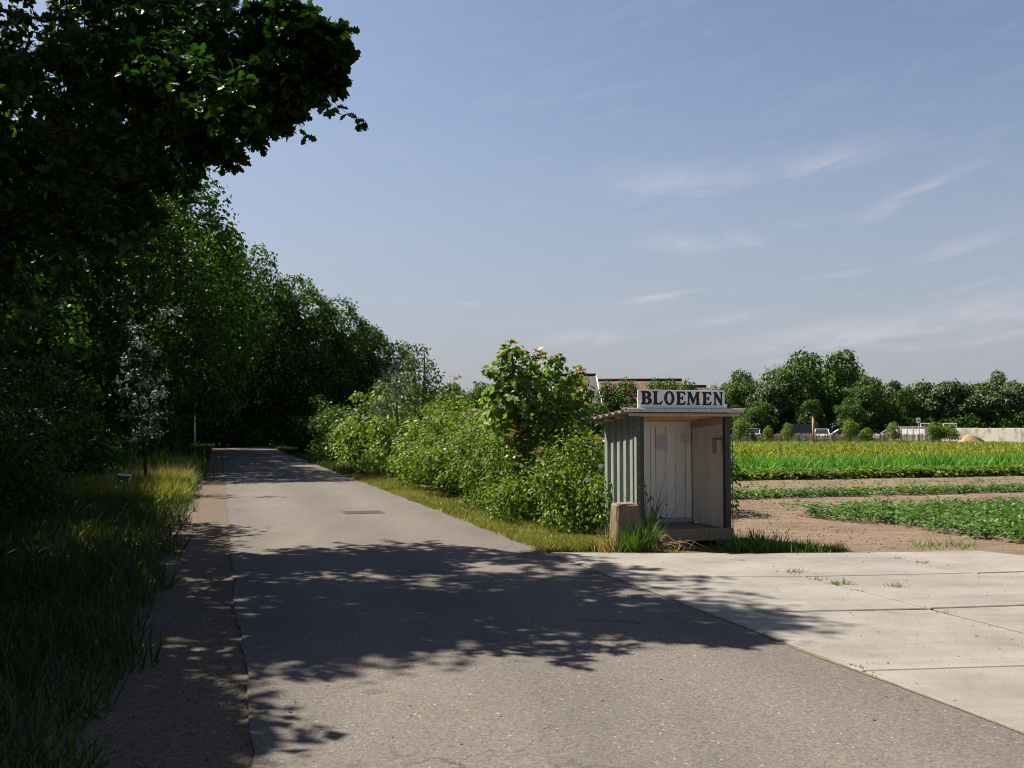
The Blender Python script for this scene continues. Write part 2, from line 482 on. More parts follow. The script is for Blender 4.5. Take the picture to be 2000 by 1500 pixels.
M['wall_conc'] = simple_mat('weathered_concrete', (0.26, 0.23, 0.18), (0.52, 0.50, 0.46), 0.9, 0.9, 0.15, 0.2, 0.01, stretch=(1, 1, 0.6), lo=0.36, hi=0.54)
M['white_paint'] = simple_mat('white_paint', (0.55, 0.54, 0.51), (0.80, 0.80, 0.78), 1.2, 0.7, 0.2, 0.0)
M['mound'] = simple_mat('sand_mound', (0.25, 0.16, 0.09), (0.36, 0.24, 0.15), 3.0, 0.95, 0.1, 0.4, 0.05)
M['tyre'] = simple_mat('tyre', (0.012, 0.012, 0.012), (0.025, 0.025, 0.025), 6.0, 0.8, 0.2, 0.0)
M['rim'] = simple_mat('rim', (0.3, 0.3, 0.3), (0.42, 0.42, 0.42), 6.0, 0.4, 0.5, 0.0, metal=0.6)
M['car_glass'] = simple_mat('car_glass', (0.012, 0.016, 0.02), (0.02, 0.026, 0.03), 2.0, 0.08, 0.6, 0.0)
M['red_lamp'] = simple_mat('red_lamp', (0.35, 0.02, 0.02), (0.45, 0.03, 0.03), 2.0, 0.3, 0.5, 0.0)
M['head_lamp'] = simple_mat('head_lamp', (0.6, 0.62, 0.65), (0.7, 0.72, 0.75), 2.0, 0.2, 0.5, 0.0)


def car_paint(name, c):
    m, nt, bs = new_mat(name)
    bs.inputs['Base Color'].default_value = (*c, 1)
    bs.inputs['Roughness'].default_value = 0.3
    bs.inputs['Coat Weight'].default_value = 0.6
    n = noise(nt, 3.0, 3)
    nt.links.new(ramp(nt, n, [(0.3, tuple(x * 0.92 for x in c)), (0.7, c)]), bs.inputs['Base Color'])
    return m


def tile_mat(name, c0, c1, sx, sz):
    """roof tiles too far off to pick apart: courses and pantile columns"""
    m, nt, bs = new_mat(name)
    t = nt.nodes.new('ShaderNodeTexCoord')
    br = nt.nodes.new('ShaderNodeTexBrick')
    mp = nt.nodes.new('ShaderNodeMapping')
    nt.links.new(t.outputs['UV'], mp.inputs[0])
    nt.links.new(mp.outputs[0], br.inputs['Vector'])
    br.offset = 0.0
    br.inputs['Scale'].default_value = 1.0
    br.inputs['Brick Width'].default_value = sx
    br.inputs['Row Height'].default_value = sz
    br.inputs['Mortar Size'].default_value = sx * 0.10
    br.inputs['Color1'].default_value = (*c0, 1)
    br.inputs['Color2'].default_value = (*c1, 1)
    br.inputs['Mortar'].default_value = (*[x * 0.35 for x in c0], 1)
    n = noise(nt, 1.0, 5)
    c = mixc(nt, 1.0, br.outputs['Color'], ramp(nt, n, [(0.3, (0.75, 0.75, 0.75)), (0.7, (1.15, 1.12, 1.1))]), 'MULTIPLY')
    nt.links.new(c, bs.inputs['Base Color'])
    bs.inputs['Roughness'].default_value = 0.8
    bump(nt, bs, br.outputs['Fac'], -0.5, 0.05)
    return m


M['red_tile'] = tile_mat('red_pantile', (0.115, 0.050, 0.034), (0.155, 0.075, 0.050), 0.24, 0.34)
M['dark_tile'] = tile_mat('dark_tile', (0.045, 0.048, 0.056), (0.07, 0.073, 0.085), 0.26, 0.34)


# ------------------------------------------------------------------ object helpers
def link(o, parent=None):
    col.objects.link(o)
    if parent is not None:
        o.parent = parent
    return o


def tag(o, label=None, cat=None, group=None, kind=None):
    for k, v in (('label', label), ('category', cat), ('group', group), ('kind', kind)):
        if v:
            o[k] = v
    return o


def empty(name, loc=(0, 0, 0), rz=0.0, label=None, cat=None, group=None):
    o = bpy.data.objects.new(name, None)
    o.location = tuple(float(x) for x in loc)
    o.rotation_euler = (0, 0, rz)
    o.empty_display_size = 0.2
    col.objects.link(o)
    return tag(o, label, cat, group)


class MB:
    def __init__(self):
        self.v, self.f, self.mi = [], [], []

    def quadbox(self, lo, hi):
        x0, y0, z0 = lo
        x1, y1, z1 = hi
        b = len(self.v)
        self.v += [(x0, y0, z0), (x1, y0, z0), (x1, y1, z0), (x0, y1, z0), (x0, y0, z1), (x1, y0, z1), (x1, y1, z1), (x0, y1, z1)]
        self.f += [tuple(b + i for i in q) for q in ((3, 2, 1, 0), (4, 5, 6, 7), (0, 1, 5, 4), (1, 2, 6, 5), (2, 3, 7, 6), (3, 0, 4, 7))]
        return self

    def bevbox(self, lo, hi, r=0.004):
        """box with chamfered edges all round"""
        lo, hi = np.array(lo, float), np.array(hi, float)
        r = min(r, 0.45 * float(np.min(hi - lo)))
        b = len(self.v)
        idx = {}
        for cx in (0, 1):
            for cy in (0, 1):
                for cz in (0, 1):
                    cpt = np.array([(lo, hi)[cx][0], (lo, hi)[cy][1], (lo, hi)[cz][2]])
                    sg = np.array([1 - 2 * cx, 1 - 2 * cy, 1 - 2 * cz])
                    for ax in range(3):
                        p = cpt + sg * r
                        p[ax] = cpt[ax]
                        idx[(cx, cy, cz, ax)] = len(self.v)
                        self.v.append(tuple(p))
        F = self.f
        for ax in range(3):
            for c in (0, 1):
                o = [a for a in range(3) if a != ax]
                q = []
                for (i, j) in ((0, 0), (1, 0), (1, 1), (0, 1)):
                    k = [0, 0, 0]
                    k[ax], k[o[0]], k[o[1]] = c, i, j
                    q.append(idx[(*k, ax)])
                flip = (c == 0) != (ax == 1)
                F.append(tuple(q[::-1] if flip else q))
        for ax in range(3):
            o = [a for a in range(3) if a != ax]
            for i in (0, 1):
                for j in (0, 1):
                    k0, k1 = [0, 0, 0], [0, 0, 0]
                    k0[ax], k1[ax] = 0, 1
                    k0[o[0]] = k1[o[0]] = i
                    k0[o[1]] = k1[o[1]] = j
                    F.append((idx[(*k0, o[0])], idx[(*k1, o[0])], idx[(*k1, o[1])], idx[(*k0, o[1])]))
        for cx in (0, 1):
            for cy in (0, 1):
                for cz in (0, 1):
                    F.append(tuple(idx[(cx, cy, cz, a)] for a in range(3)))
        return self

    def tube(self, pts, rad, n=6, cap=True):
        pts = [np.array(p, float) for p in pts]
        b = len(self.v)
        up = np.array([0.13, 0.21, 0.97])
        for i, p in enumerate(pts):
            d = pts[min(i + 1, len(pts) - 1)] - pts[max(i - 1, 0)]
            d = d / (np.linalg.norm(d) + 1e-9)
            u = np.cross(d, up)
            if np.linalg.norm(u) < 0.15:
                u = np.cross(d, np.array([1.0, 0, 0]))
            u /= np.linalg.norm(u)
            w = np.cross(d, u)
            r = rad[i] if hasattr(rad, '__len__') else rad
            for k in range(n):
                a = 2 * math.pi * k / n
                self.v.append(tuple(p + r * (math.cos(a) * u + math.sin(a) * w)))
        for i in range(len(pts) - 1):
            for k in range(n):
                k2 = (k + 1) % n
                self.f.append((b + i * n + k, b + i * n + k2, b + (i + 1) * n + k2, b + (i + 1) * n + k))
        if cap:
            self.f.append(tuple(b + k for k in range(n))[::-1])
            self.f.append(tuple(b + (len(pts) - 1) * n + k for k in range(n)))
        return self

    def prism(self, poly, z0, z1):
        b = len(self.v)
        n = len(poly)
        self.v += [(p[0], p[1], z0) for p in poly] + [(p[0], p[1], z1) for p in poly]
        self.f.append(tuple(b + i for i in range(n))[::-1])
        self.f.append(tuple(b + n + i for i in range(n)))
        for i in range(n):
            j = (i + 1) % n
            self.f.append((b + i, b + j, b + n + j, b + n + i))
        return self

    def build(self, name, mat, parent=None, smooth=False, fix=True):
        me = bpy.data.meshes.new(name)
        me.from_pydata([tuple(map(float, v)) for v in self.v], [], self.f)
        me.materials.append(mat)
        if fix:
            import bmesh
            bm = bmesh.new()
            bm.from_mesh(me)
            bmesh.ops.recalc_face_normals(bm, faces=bm.faces)
            bm.to_mesh(me)
            bm.free()
        if smooth:
            me.polygons.foreach_set('use_smooth', [True] * len(me.polygons))
        me.update()
        return link(bpy.data.objects.new(name, me), parent)


def copy_tree(o, parent=None):
    c = o.copy()
    col.objects.link(c)
    if parent is not None:
        c.parent = parent
    for ch in list(o.children):
        copy_tree(ch, c)
    return c


# ------------------------------------------------------------------ leaf clouds
def tmpl(half, fold=0.10, curl=-0.10):
    """leaf from the outline of its right half (stalk to tip): two faces that meet on the midrib"""
    R = [(x, y, fold * x + curl * y * y) for x, y in half]
    L = [(-x, y, fold * x + curl * y * y) for x, y in half[1:-1]]
    V = R + L
    n = len(half)
    f1 = list(range(n))
    f2 = [0] + [n + i for i in range(len(L))] + [n - 1]
    return np.array(V), [f1, f2[::-1]]


T_DIAMOND = tmpl([(0, 0), (0.36, 0.45), (0, 1)], 0.3, -0.15)
T_OVAL = tmpl([(0, 0), (0.26, 0.25), (0.27, 0.6), (0, 1)], 0.3, -0.2)
T_LONG = tmpl([(0, 0), (0.13, 0.35), (0, 1)], 0.3, -0.25)
T_OAK = tmpl([(0, 0), (0.20, 0.17), (0.11, 0.30), (0.33, 0.43), (0.18, 0.55), (0.37, 0.72), (0.19, 0.80), (0.16, 0.95), (0, 1)], 0.2, -0.15)
T_MAPLE = tmpl([(0, 0.05), (0.22, -0.08), (0.46, 0.05), (0.33, 0.22), (0.60, 0.52), (0.30, 0.52), (0.20, 0.64), (0, 1)], 0.18, -0.18)
T_TRI = tmpl([(0, 0), (0.22, 0.05), (0.40, 0.35), (0.24, 0.70), (0, 1)], 0.25, -0.2)
T_BLADE = (np.array([(-0.5, 0, 0), (0.5, 0, 0), (0.38, 0.55, 0.05), (-0.38, 0.55, 0.05), (0, 1, 0.28)]), [[0, 1, 2, 3], [3, 2, 4]])


def norm(a):
    return a / (np.linalg.norm(a, axis=1, keepdims=True) + 1e-9)


def leaf_mesh(name, pos, axis, nrm, scale, T, rnd, mat, width=None):
    tv, tf = T
    n, k = len(pos), len(tv)
    axis = norm(axis)
    b = norm(np.cross(nrm, axis))
    nn = np.cross(axis, b)
    scale = np.broadcast_to(np.asarray(scale, float), (n,))
    wd = scale if width is None else np.broadcast_to(np.asarray(width, float), (n,))
    V = (pos[:, None, :] + (tv[None, :, 0:1] * wd[:, None, None]) * b[:, None, :]
         + (tv[None, :, 1:2] * scale[:, None, None]) * axis[:, None, :]
         + (tv[None, :, 2:3] * scale[:, None, None]) * nn[:, None, :]).reshape(-1, 3)
    base = np.concatenate([np.array(f) for f in tf])
    lens = np.array([len(f) for f in tf])
    loops = (np.arange(n)[:, None] * k + base[None, :]).reshape(-1)
    tot = np.tile(lens, n)
    start = np.concatenate([[0], np.cumsum(tot)[:-1]])
    me = bpy.data.meshes.new(name)
    me.vertices.add(len(V))
    me.vertices.foreach_set('co', V.astype(np.float32).ravel())
    me.loops.add(len(loops))
    me.loops.foreach_set('vertex_index', loops.astype(np.int32))
    me.polygons.add(len(tot))
    me.polygons.foreach_set('loop_start', start.astype(np.int32))
    at = me.attributes.new('rnd', 'FLOAT', 'POINT')
    at.data.foreach_set('value', np.repeat(np.clip(rnd, 0, 1), k).astype(np.float32))
    me.materials.append(mat)
    me.update(calc_edges=True)
    return me


def leaf_obj(name, parent, *args, **kw):
    return link(bpy.data.objects.new(name, leaf_mesh(name, *args, **kw)), parent)


def rand_unit(n):
    return norm(RNG.normal(size=(n, 3)))


def clump_leaves(centres, radii, per, leaf, spread=(0.55, 1.08), up=0.5, rand=0.75, droop=0.35, cull=0.62, flat=0.85):
    """leaves on the shells of many overlapping clumps; hidden inner leaves are dropped"""
    centres = np.asarray(centres, float)
    radii = np.asarray(radii, float)
    nper = np.maximum(4, (per * (radii / radii.mean()) ** 2)).astype(int)
    ci = np.repeat(np.arange(len(centres)), nper)
    d = rand_unit(len(ci))
    d[:, 2] = np.where(d[:, 2] < -0.35, d[:, 2] * RNG.uniform(-0.6, 1, len(ci)), d[:, 2])
    rr = radii[ci] * RNG.uniform(spread[0], spread[1], len(ci)) * (1 + 0.25 * RNG.normal(size=len(ci)) * 0.5)
    off = d * rr[:, None] * np.array([1, 1, flat])
    pos = centres[ci] + off
    keep = np.ones(len(pos), bool)
    if cull > 0:
        for i in range(len(centres)):
            q = (pos - centres[i]) / np.array([1, 1, flat])
            keep &= ~((np.einsum('ij,ij->i', q, q) < (cull * radii[i]) ** 2) & (ci != i))
    pos, d, ci = pos[keep], d[keep], ci[keep]
    n = len(pos)
    nrm = norm(d * 0.55 + np.array([0, 0, up]) + rand * rand_unit(n))
    axis = norm(np.cross(nrm, rand_unit(n)) + d * 0.4 - np.array([0, 0, droop]))
    size = leaf * RNG.uniform(0.65, 1.25, n)
    crand = RNG.uniform(0.1, 0.9, len(centres))
    rnd = 0.45 * crand[ci] + 0.55 * RNG.uniform(0, 1, n)
    return pos, axis, nrm, size, rnd


def crown_centres(c, r, n, rc, shell=0.55, low=-0.75, seed_noise=0.22):
    """clump centres through an ellipsoid, denser towards its outside"""
    d = rand_unit(n * 3)
    d = d[d[:, 2] > low][:n]
    lump = 1 + seed_noise * (np.sin(d[:, 0] * 5.1 + c[0]) * np.cos(d[:, 1] * 4.3 + c[1]) + 0.6 * np.sin(d[:, 2] * 7 + c[2] + d[:, 0] * 3))
    rad = RNG.uniform(shell, 1.0, len(d)) ** 0.6 * lump
    cs = np.array(c) + d * rad[:, None] * (np.array(r) - rc * 0.6)
    return cs, rc * RNG.uniform(0.65, 1.3, len(cs))


def wood_tubes(base, top, r0, centres, nl, name, parent, mat, fork=0.35, smooth=True, rng=random):
    """tapered trunk plus limbs that reach into the crown"""
    base, top = np.array(base, float), np.array(top, float)
    H = np.linalg.norm(top - base)
    mb = MB()
    pts, rad = [], []
    w1, w2 = rng.uniform(0, 6), rng.uniform(0, 6)
    N = 9
    for i in range(N):
        f = i / (N - 1)
        p = base + (top - base) * f
        p = p + np.array([math.sin(f * 4 + w1) - math.sin(w1), math.cos(f * 3 + w2) - math.cos(w2), 0]) * 0.022 * H
        pts.append(p)
        rad.append(r0 * (1.35 if i == 0 else 1.0) * (1 - 0.85 * f) + 0.01)
    mb.tube(pts, rad, 9)
    tr = mb.build('trunk', mat, parent, smooth=smooth)
    cs = list(centres)
    rng.shuffle(cs)
    for c in cs[:nl]:
        c = np.array(c, float)
        hz = max(0.0, min(0.95, ((c[2] - base[2]) / max(H, 0.1)) - fork * rng.uniform(0.4, 1.0)))
        hz = max(hz, 0.12)
        i = int(hz * (N - 1))
        fr = hz * (N - 1) - i
        s = pts[i] * (1 - fr) + pts[min(i + 1, N - 1)] * fr
        mid = s * 0.5 + c * 0.5 + np.array([rng.uniform(-1, 1), rng.uniform(-1, 1), rng.uniform(-0.2, 0.8)]) * 0.09 * np.linalg.norm(c - s)
        rr = max(0.012, rad[i] * 0.42)
        MB().tube([s, s * 0.6 + mid * 0.4, mid, c], [rr, rr * 0.7, rr * 0.5, rr * 0.15], 5).build('limb', mat, parent, smooth=True, fix=False)
    return tr


def make_tree(name, loc, H, rad, mat, leaf, nclump, per, T=T_DIAMOND, trunk_r=None, low=0.25, rc=None, limbs=6,
              label=None, cat='tree', group=None, lean=(0, 0), filt=None, shell=0.5, up=0.5, taper=0.0, noise_=0.22, skirt=0.0, spread=(0.55, 1.08)):
    """tree > trunk, limb, crown; the crown spans from low*H to H"""
    root = empty(name, loc, 0, label, cat, group)
    cz = H * (1 + low) / 2
    rz = H * (1 - low) / 2
    rc = rc or rad * 0.28
    cs, rs = crown_centres((lean[0] * 0.7, lean[1] * 0.7, cz), (rad, rad, rz), nclump, rc, shell, seed_noise=noise_)
    if taper:
        f = np.clip((cs[:, 2] - H * low) / (H * (1 - low)), 0, 1)
        cs[:, :2] *= (1 - taper * f)[:, None]
    if skirt:
        f = np.clip(cs[:, 2] / (H * 0.42), 0, 1)
        cs[:, :2] *= (skirt + (1 - skirt) * f)[:, None]
    if filt is not None:
        k = filt(cs + np.array(loc), rs)
        cs, rs = cs[k], rs[k]
    p, a, nr, sz, rn = clump_leaves(cs, rs, per, leaf, up=up, spread=spread)
    leaf_obj('crown', root, p, a, nr, sz, T, rn, mat)
    wood_tubes((0, 0, -0.15), (lean[0], lean[1], H * 0.86), trunk_r or H * 0.018, cs, limbs, name, root, M['bark'])
    return root


def place_copy(src, loc, rz, scale, label, group=None, cat=None):
    o = copy_tree(src)
    o.location = tuple(float(x) for x in loc)
    o.rotation_euler = (0, 0, rz)
    o.scale = scale if hasattr(scale, '__len__') else (scale,) * 3
    tag(o, label, cat, group)
    return o

# ================================================================== SETTING
def sheet(name, poly, z, mat):
    """flat sheet from an outline in world xy"""
    me = bpy.data.meshes.new(name)
    me.from_pydata([(float(p[0]), float(p[1]), z) for p in poly], [], [tuple(range(len(poly)))])
    me.materials.append(mat)
    me.update()
    o = link(bpy.data.objects.new(name, me))
    return tag(o, kind='structure')


def strip_sheet(name, left, right, mat, zl, zr=None, skirt=0.0):
    zr = zl if zr is None else zr
    mb = MB()
    n = len(left)
    for a, b in zip(left, right):
        mb.v += [(a[0], a[1], zl), (b[0], b[1], zr)]
    mb.f += [(2 * i, 2 * i + 1, 2 * i + 3, 2 * i + 2) for i in range(n - 1)]
    if skirt:
        b0 = len(mb.v)
        for a, b in zip(left, right):
            mb.v += [(a[0], a[1], zl - skirt), (b[0], b[1], zr - skirt)]
        for i in range(n - 1):
            mb.f.append((2 * i, 2 * i + 2, b0 + 2 * i + 2, b0 + 2 * i))
            mb.f.append((2 * i + 1, b0 + 2 * i + 1, b0 + 2 * i + 3, 2 * i + 3))
    o = mb.build(name, mat, fix=False)
    return tag(o, kind='structure')


# ground: one sheet with gentle lumps near by
xs = np.concatenate([[-700, -300, -120, -60], np.arange(-30, 40.1, 1.0), [60, 120, 300, 700]])
ys = np.concatenate([[-300, -60, -20], np.arange(-5, 60.1, 1.0), [80, 120, 200, 400, 900]])
gx, gy = np.meshgrid(xs, ys)
gz = -0.05 + 0.012 * np.sin(gx * 1.3 + 0.7 * gy) * np.cos(gy * 0.9 - 0.3 * gx)
gv = np.stack([gx, gy, gz], -1).reshape(-1, 3)
nx = len(xs)
gf = [(j * nx + i, j * nx + i + 1, (j + 1) * nx + i + 1, (j + 1) * nx + i) for j in range(len(ys) - 1) for i in range(nx - 1)]
me = bpy.data.meshes.new('ground')
me.from_pydata(gv.tolist(), [], gf)
me.materials.append(M['soil'])
me.polygons.foreach_set('use_smooth', [True] * len(me.polygons))
tag(link(bpy.data.objects.new('ground', me)), kind='structure')

# road: straight, then bending right at the wood
mid_line = [(2.165, t, 0.0) for t in np.arange(-14, 74, 0.2)]
h, s_, t_ = 0.0, 2.165, 74.0
for i in range(110):
    mid_line.append((s_, t_, h))
    h += 0.013
    s_ += 0.5 * math.sin(h)
    t_ += 0.5 * math.cos(h)


def offset_line(off, rough=0.0, seed=1):
    r = random.Random(seed)
    out, w = [], 0.0
    for i, (s, t, h) in enumerate(mid_line):
        w = 0.8 * w + r.uniform(-1, 1) * rough
        o = off + w
        out.append(ST(s + o * math.cos(h), t - o * math.sin(h)))
    return out


strip_sheet('road', offset_line(-1.995, 0.026, 3), offset_line(2.004, 0.004, 4), M['asphalt'], 0.0, skirt=0.06)
strip_sheet('gravel_shoulder', offset_line(-3.35, 0.03, 5), offset_line(-1.90), M['gravel'], -0.016)
strip_sheet('left_verge', offset_line(-9.0), offset_line(-2.70), M['litter'], -0.030)
strip_sheet('right_verge', offset_line(1.90), offset_line(4.6, 0.06, 6), M['turf'], -0.022)
fl = [ST(-6.0, -14), ST(-6.0, 120), ST(-90, 120), ST(-90, -14)]
sheet('forest_floor', fl, -0.034, M['litter'])
sheet('kiosk_verge', [ST(4.3, 12.1), ST(8.4, 10.98), ST(7.6, 13.6), ST(6.6, 16.0), ST(4.3, 16.0)], -0.014, M['turf'])

# concrete slabs of the driveway: each slab an object under the bedding sheet
SL = [4.160, 6.18, 8.19, 9.75]
ROWS = [[12.2, 11.5, 11.0, 10.72], [9.98, 9.40, 9.08, 8.86], [7.82, 7.43, 7.18, 6.98], [5.68, 5.33, 5.10, 4.90],
        [3.55, 3.22, 3.0, 2.8], [1.45, 1.15, 0.95, 0.8], [-0.6, -0.9, -1.1, -1.3], [-2.7, -3.0, -3.2, -3.4]]
drive = sheet('driveway', [ST(4.10, 12.22), ST(6.18, 11.52), ST(8.19, 11.0), ST(9.76, 10.74), ST(10.4, 8.8), ST(10.4, -3.5), ST(4.10, -2.8)], -0.010, M['joint'])
rr = random.Random(11)
for r in range(len(ROWS) - 1):
    for c in range(3):
        g = 0.018
        s0, s1 = SL[c], SL[c + 1]
        x1 = (s1, s1)
        if c == 2:
            x1 = (s1 + (0.0 if r == 0 else 0.55), s1 + 0.55)
        q = [(s0 + g, ROWS[r + 1][c] + g), (x1[1] - g, ROWS[r + 1][c + 1] + g), (x1[0] - g, ROWS[r][c + 1] - g), (s0 + g, ROWS[r][c] - g)]
        w = np.array([ST(a, b) for a, b in q])
        cen = w.mean(0)
        dz = [0.012 + rr.uniform(-0.004, 0.004) for _ in range(4)]
        mb = MB()
        for k in range(4):
            mb.v.append((w[k][0], w[k][1], -0.06))
        for k in range(4):
            mb.v.append((w[k][0], w[k][1], dz[k] - 0.008))
        for k in range(4):
            i = w[k] + (cen - w[k]) * 0.008
            mb.v.append((i[0], i[1], dz[k]))
        for k in range(4):
            j = (k + 1) % 4
            mb.f += [(k, j, 4 + j, 4 + k), (4 + k, 4 + j, 8 + j, 8 + k)]
        mb.f.append((8, 9, 10, 11))
        mb.build('slab', M['slab'], drive)

# ================================================================== SHADE LIMITS (which clumps of the near crowns may stand where)
SIL = [(-900, -120), (585, -120), (612, -20), (640, 20), (600, 60), (645, 95), (675, 130), (640, 165), (630, 205), (560, 215),
       (535, 250), (515, 280), (440, 295), (395, 318), (330, 340), (300, 500), (330, 700), (-900, 900)]
SHP = [(440, 1048), (1000, 1046), (1090, 1085), (1210, 1110), (1280, 1118), (1450, 1158), (1560, 1207), (1450, 1238), (1380, 1266),
       (1180, 1255), (1000, 1262), (900, 1262), (840, 1290), (690, 1285), (505, 1310), (495, 1240)]
SHP_ST = [to_st(*G(x, y)[:2]) for x, y in SHP]


def shade_ok(p, margin=0.0):
    g = shadow(p)
    s, t = to_st(g[:, 0], g[:, 1])
    u = t + 1.0 * s
    corridor = (s > -2.3) & (u > 17.5) & (u < 30.5) & (t > 15.2) & (t < 34)
    onroad = s > -0.15
    ok = ~corridor & (~onroad | in_poly(s, t, SHP_ST) | (t > 27.5))
    return ok


def sil_ok(p, r):
    q = proj(p)
    ahead = q[:, 2] > 0.5
    rp = 0.62 * r * F_PX / np.maximum(q[:, 2], 0.5)
    inframe = ahead & (q[:, 1] + rp > -40) & (q[:, 0] + rp > -50)
    inside = in_poly(q[:, 0] + rp, q[:, 1], SIL) & in_poly(q[:, 0] + 0.5 * rp, q[:, 1] + rp, SIL)
    return ~inframe | inside


def near_filter(p, r):
    q = proj(p)
    close = (q[:, 2] > 0.1) & (q[:, 2] < 6.5) & (q[:, 0] > -750) & (q[:, 1] > -900)     # no leaves hanging right before the lens
    return shade_ok(p) & sil_ok(p, r) & ~close


# ================================================================== LEFT WOOD
def oak_sprays(cs, rs, per, leaf):
    """twigs with leaf rosettes: what the near crown's ragged edge is made of"""
    tw = MB()
    pos, ax, nr, rn, sz = [], [], [], [], []
    for c, r in zip(cs, rs):
        core = c + np.array([random.uniform(-.3, .3), random.uniform(-.3, .3), -0.25]) * r
        tone = random.uniform(0.0, 0.6)
        for k in range(per):
            d = np.array([random.gauss(0, 1), random.gauss(0, 1), random.gauss(0.05, 0.6)])
            d /= np.linalg.norm(d)
            L = r * random.uniform(0.6, 1.25)
            tip = core + d * L - np.array([0, 0, 0.12 * L])
            mid = core + d * L * 0.5 + np.array([0, 0, 0.06 * L])
            tw.tube([core, mid, tip], [0.006, 0.004, 0.002], 3, cap=False)
            for f in (0.35, 0.5, 0.65, 0.8, 0.92, 1.0):
                base = core * (1 - f) + tip * f + np.array([0, 0, 0.06 * L * math.sin(math.pi * f)])
                m = 3 if f < 1 else 6
                for j in range(m):
                    a = d * random.uniform(0.2, 0.9) + np.array([random.gauss(0, .8), random.gauss(0, .8), random.gauss(-.1, .5)])
                    n_ = np.array([random.gauss(0, .6), random.gauss(0, .6), 0.6])
                    pos.append(base)
                    ax.append(a)
                    nr.append(n_)
                    rn.append(tone + random.uniform(0, 0.4))
                    sz.append(leaf * random.uniform(0.7, 1.2))
    return tw, np.array(pos), np.array(ax), np.array(nr), np.array(sz), np.array(rn)


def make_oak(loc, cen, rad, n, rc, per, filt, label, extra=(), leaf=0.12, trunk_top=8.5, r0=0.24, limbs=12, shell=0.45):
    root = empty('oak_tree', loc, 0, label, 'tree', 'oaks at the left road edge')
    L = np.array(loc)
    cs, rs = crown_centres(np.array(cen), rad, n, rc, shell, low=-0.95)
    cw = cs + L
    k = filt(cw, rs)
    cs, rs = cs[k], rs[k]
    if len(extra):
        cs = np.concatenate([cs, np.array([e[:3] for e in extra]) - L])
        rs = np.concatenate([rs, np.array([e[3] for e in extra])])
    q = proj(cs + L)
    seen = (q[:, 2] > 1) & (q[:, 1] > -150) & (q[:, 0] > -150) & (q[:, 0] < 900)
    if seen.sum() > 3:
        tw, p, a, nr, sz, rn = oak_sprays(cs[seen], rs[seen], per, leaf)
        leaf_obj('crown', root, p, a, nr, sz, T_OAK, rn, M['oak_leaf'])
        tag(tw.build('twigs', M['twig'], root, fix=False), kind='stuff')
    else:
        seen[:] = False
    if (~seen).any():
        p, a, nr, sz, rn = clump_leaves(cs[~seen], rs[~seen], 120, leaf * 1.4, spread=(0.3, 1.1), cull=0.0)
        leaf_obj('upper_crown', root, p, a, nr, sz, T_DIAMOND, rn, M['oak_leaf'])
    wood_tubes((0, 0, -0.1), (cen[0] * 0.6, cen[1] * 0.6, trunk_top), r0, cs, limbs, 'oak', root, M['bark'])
    return root


EDGE = [(560, 20, 9.9, .34), (610, 22, 9.8, .26), (545, 70, 10.1, .34), (585, 100, 9.9, .30), (615, 95, 9.7, .24), (645, 108, 9.6, .17), (598, 140, 9.8, .24), (640, 60, 9.7, .14), (632, 150, 9.7, .14),
        (600, 172, 9.9, .17), (560, 160, 10.0, .28), (525, 195, 10.2, .28), (545, 222, 10.1, .14), (495, 235, 10.2, .24), (455, 252, 10.4, .24), (420, 278, 10.5, .22), (480, 150, 10.3, .42),
        (430, 200, 10.6, .42), (380, 260, 10.8, .42), (500, 60, 10.4, .42), (440, 100, 10.6, .46), (360, 180, 11.0, .5), (380, 60, 10.9, .5), (300, 120, 11.2, .55), (330, 280, 11.2, .45), (40, 300, 11.6, .6), (120, 330, 11.5, .55), (200, 330, 11.4, .55), (265, 335, 11.3, .45), (60, 400, 11.6, .6), (150, 400, 11.5, .55), (235, 395, 11.4, .45),
        (30, 480, 11.6, .6), (120, 470, 11.5, .5), (30, 200, 11.5, .6), (150, 230, 11.4, .55), (240, 240, 11.3, .5), (60, 110, 11.4, .6), (180, 70, 11.3, .55), (210, 150, 11.2, .5), (90, 250, 11.8, .6), (290, 0, 11.2, .55), (330, 20, 11.0, .5), (250, 10, 11.4, .6), (200, -20, 11.4, .6)]
extra = [np.append(P(x, y, D), r) for (x, y, D, r) in EDGE]
OAK1 = ST(-4.6, 13.0)
make_oak(OAK1, (2.6, 0.3, 7.6), (5.6, 5.4, 4.4), 620, 0.60, 12, near_filter, 'big dark oak whose branches hang out over the road, nearest on the left', extra, 0.125)
OAK2 = ST(-4.6, 6.6)
make_oak(OAK2, (0.5, -0.2, 6.4), (4.8, 5.2, 4.2), 400, 0.62, 13, near_filter, 'oak just outside the left picture edge, throwing shade on the near verge', (), 0.125, 7.5, limbs=4)

make_oak(ST(-4.4, 0.4), (0.6, 0.2, 5.6), (4.4, 4.6, 3.8), 230, 0.66, 10, near_filter, 'oak overhead beside the camera, seen only by the shade it throws on the verge', (), 0.13, 6.8, limbs=3)

# trees of the wood behind, first the ones round the sunny gap (kept out of the sun's way), then the row by the road
WOOD_UNIQUE = [
    (-6.6, 19.0, 9.5, 3.6, 'broad dark tree behind the big oak, left of the sunny gap'),
    (-7.6, 25.0, 11.0, 4.0, 'tall dark tree standing back behind the silvery sapling'),
    (-6.6, 31.5, 11.5, 4.2, 'dark tree behind the sunny grass patch on the left verge'),
    (-3.3, 38.5, 11.8, 4.7, 'sun-rimmed tree whose crown shows just below the big oak branch'),
]
for i, (s, t, H, R, lab) in enumerate(WOOD_UNIQUE):
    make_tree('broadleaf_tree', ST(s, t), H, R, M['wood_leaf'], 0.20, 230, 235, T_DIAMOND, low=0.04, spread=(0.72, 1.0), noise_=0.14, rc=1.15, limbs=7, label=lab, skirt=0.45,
              group='trees of the wood on the left', filt=lambda p, r: shade_ok(p))

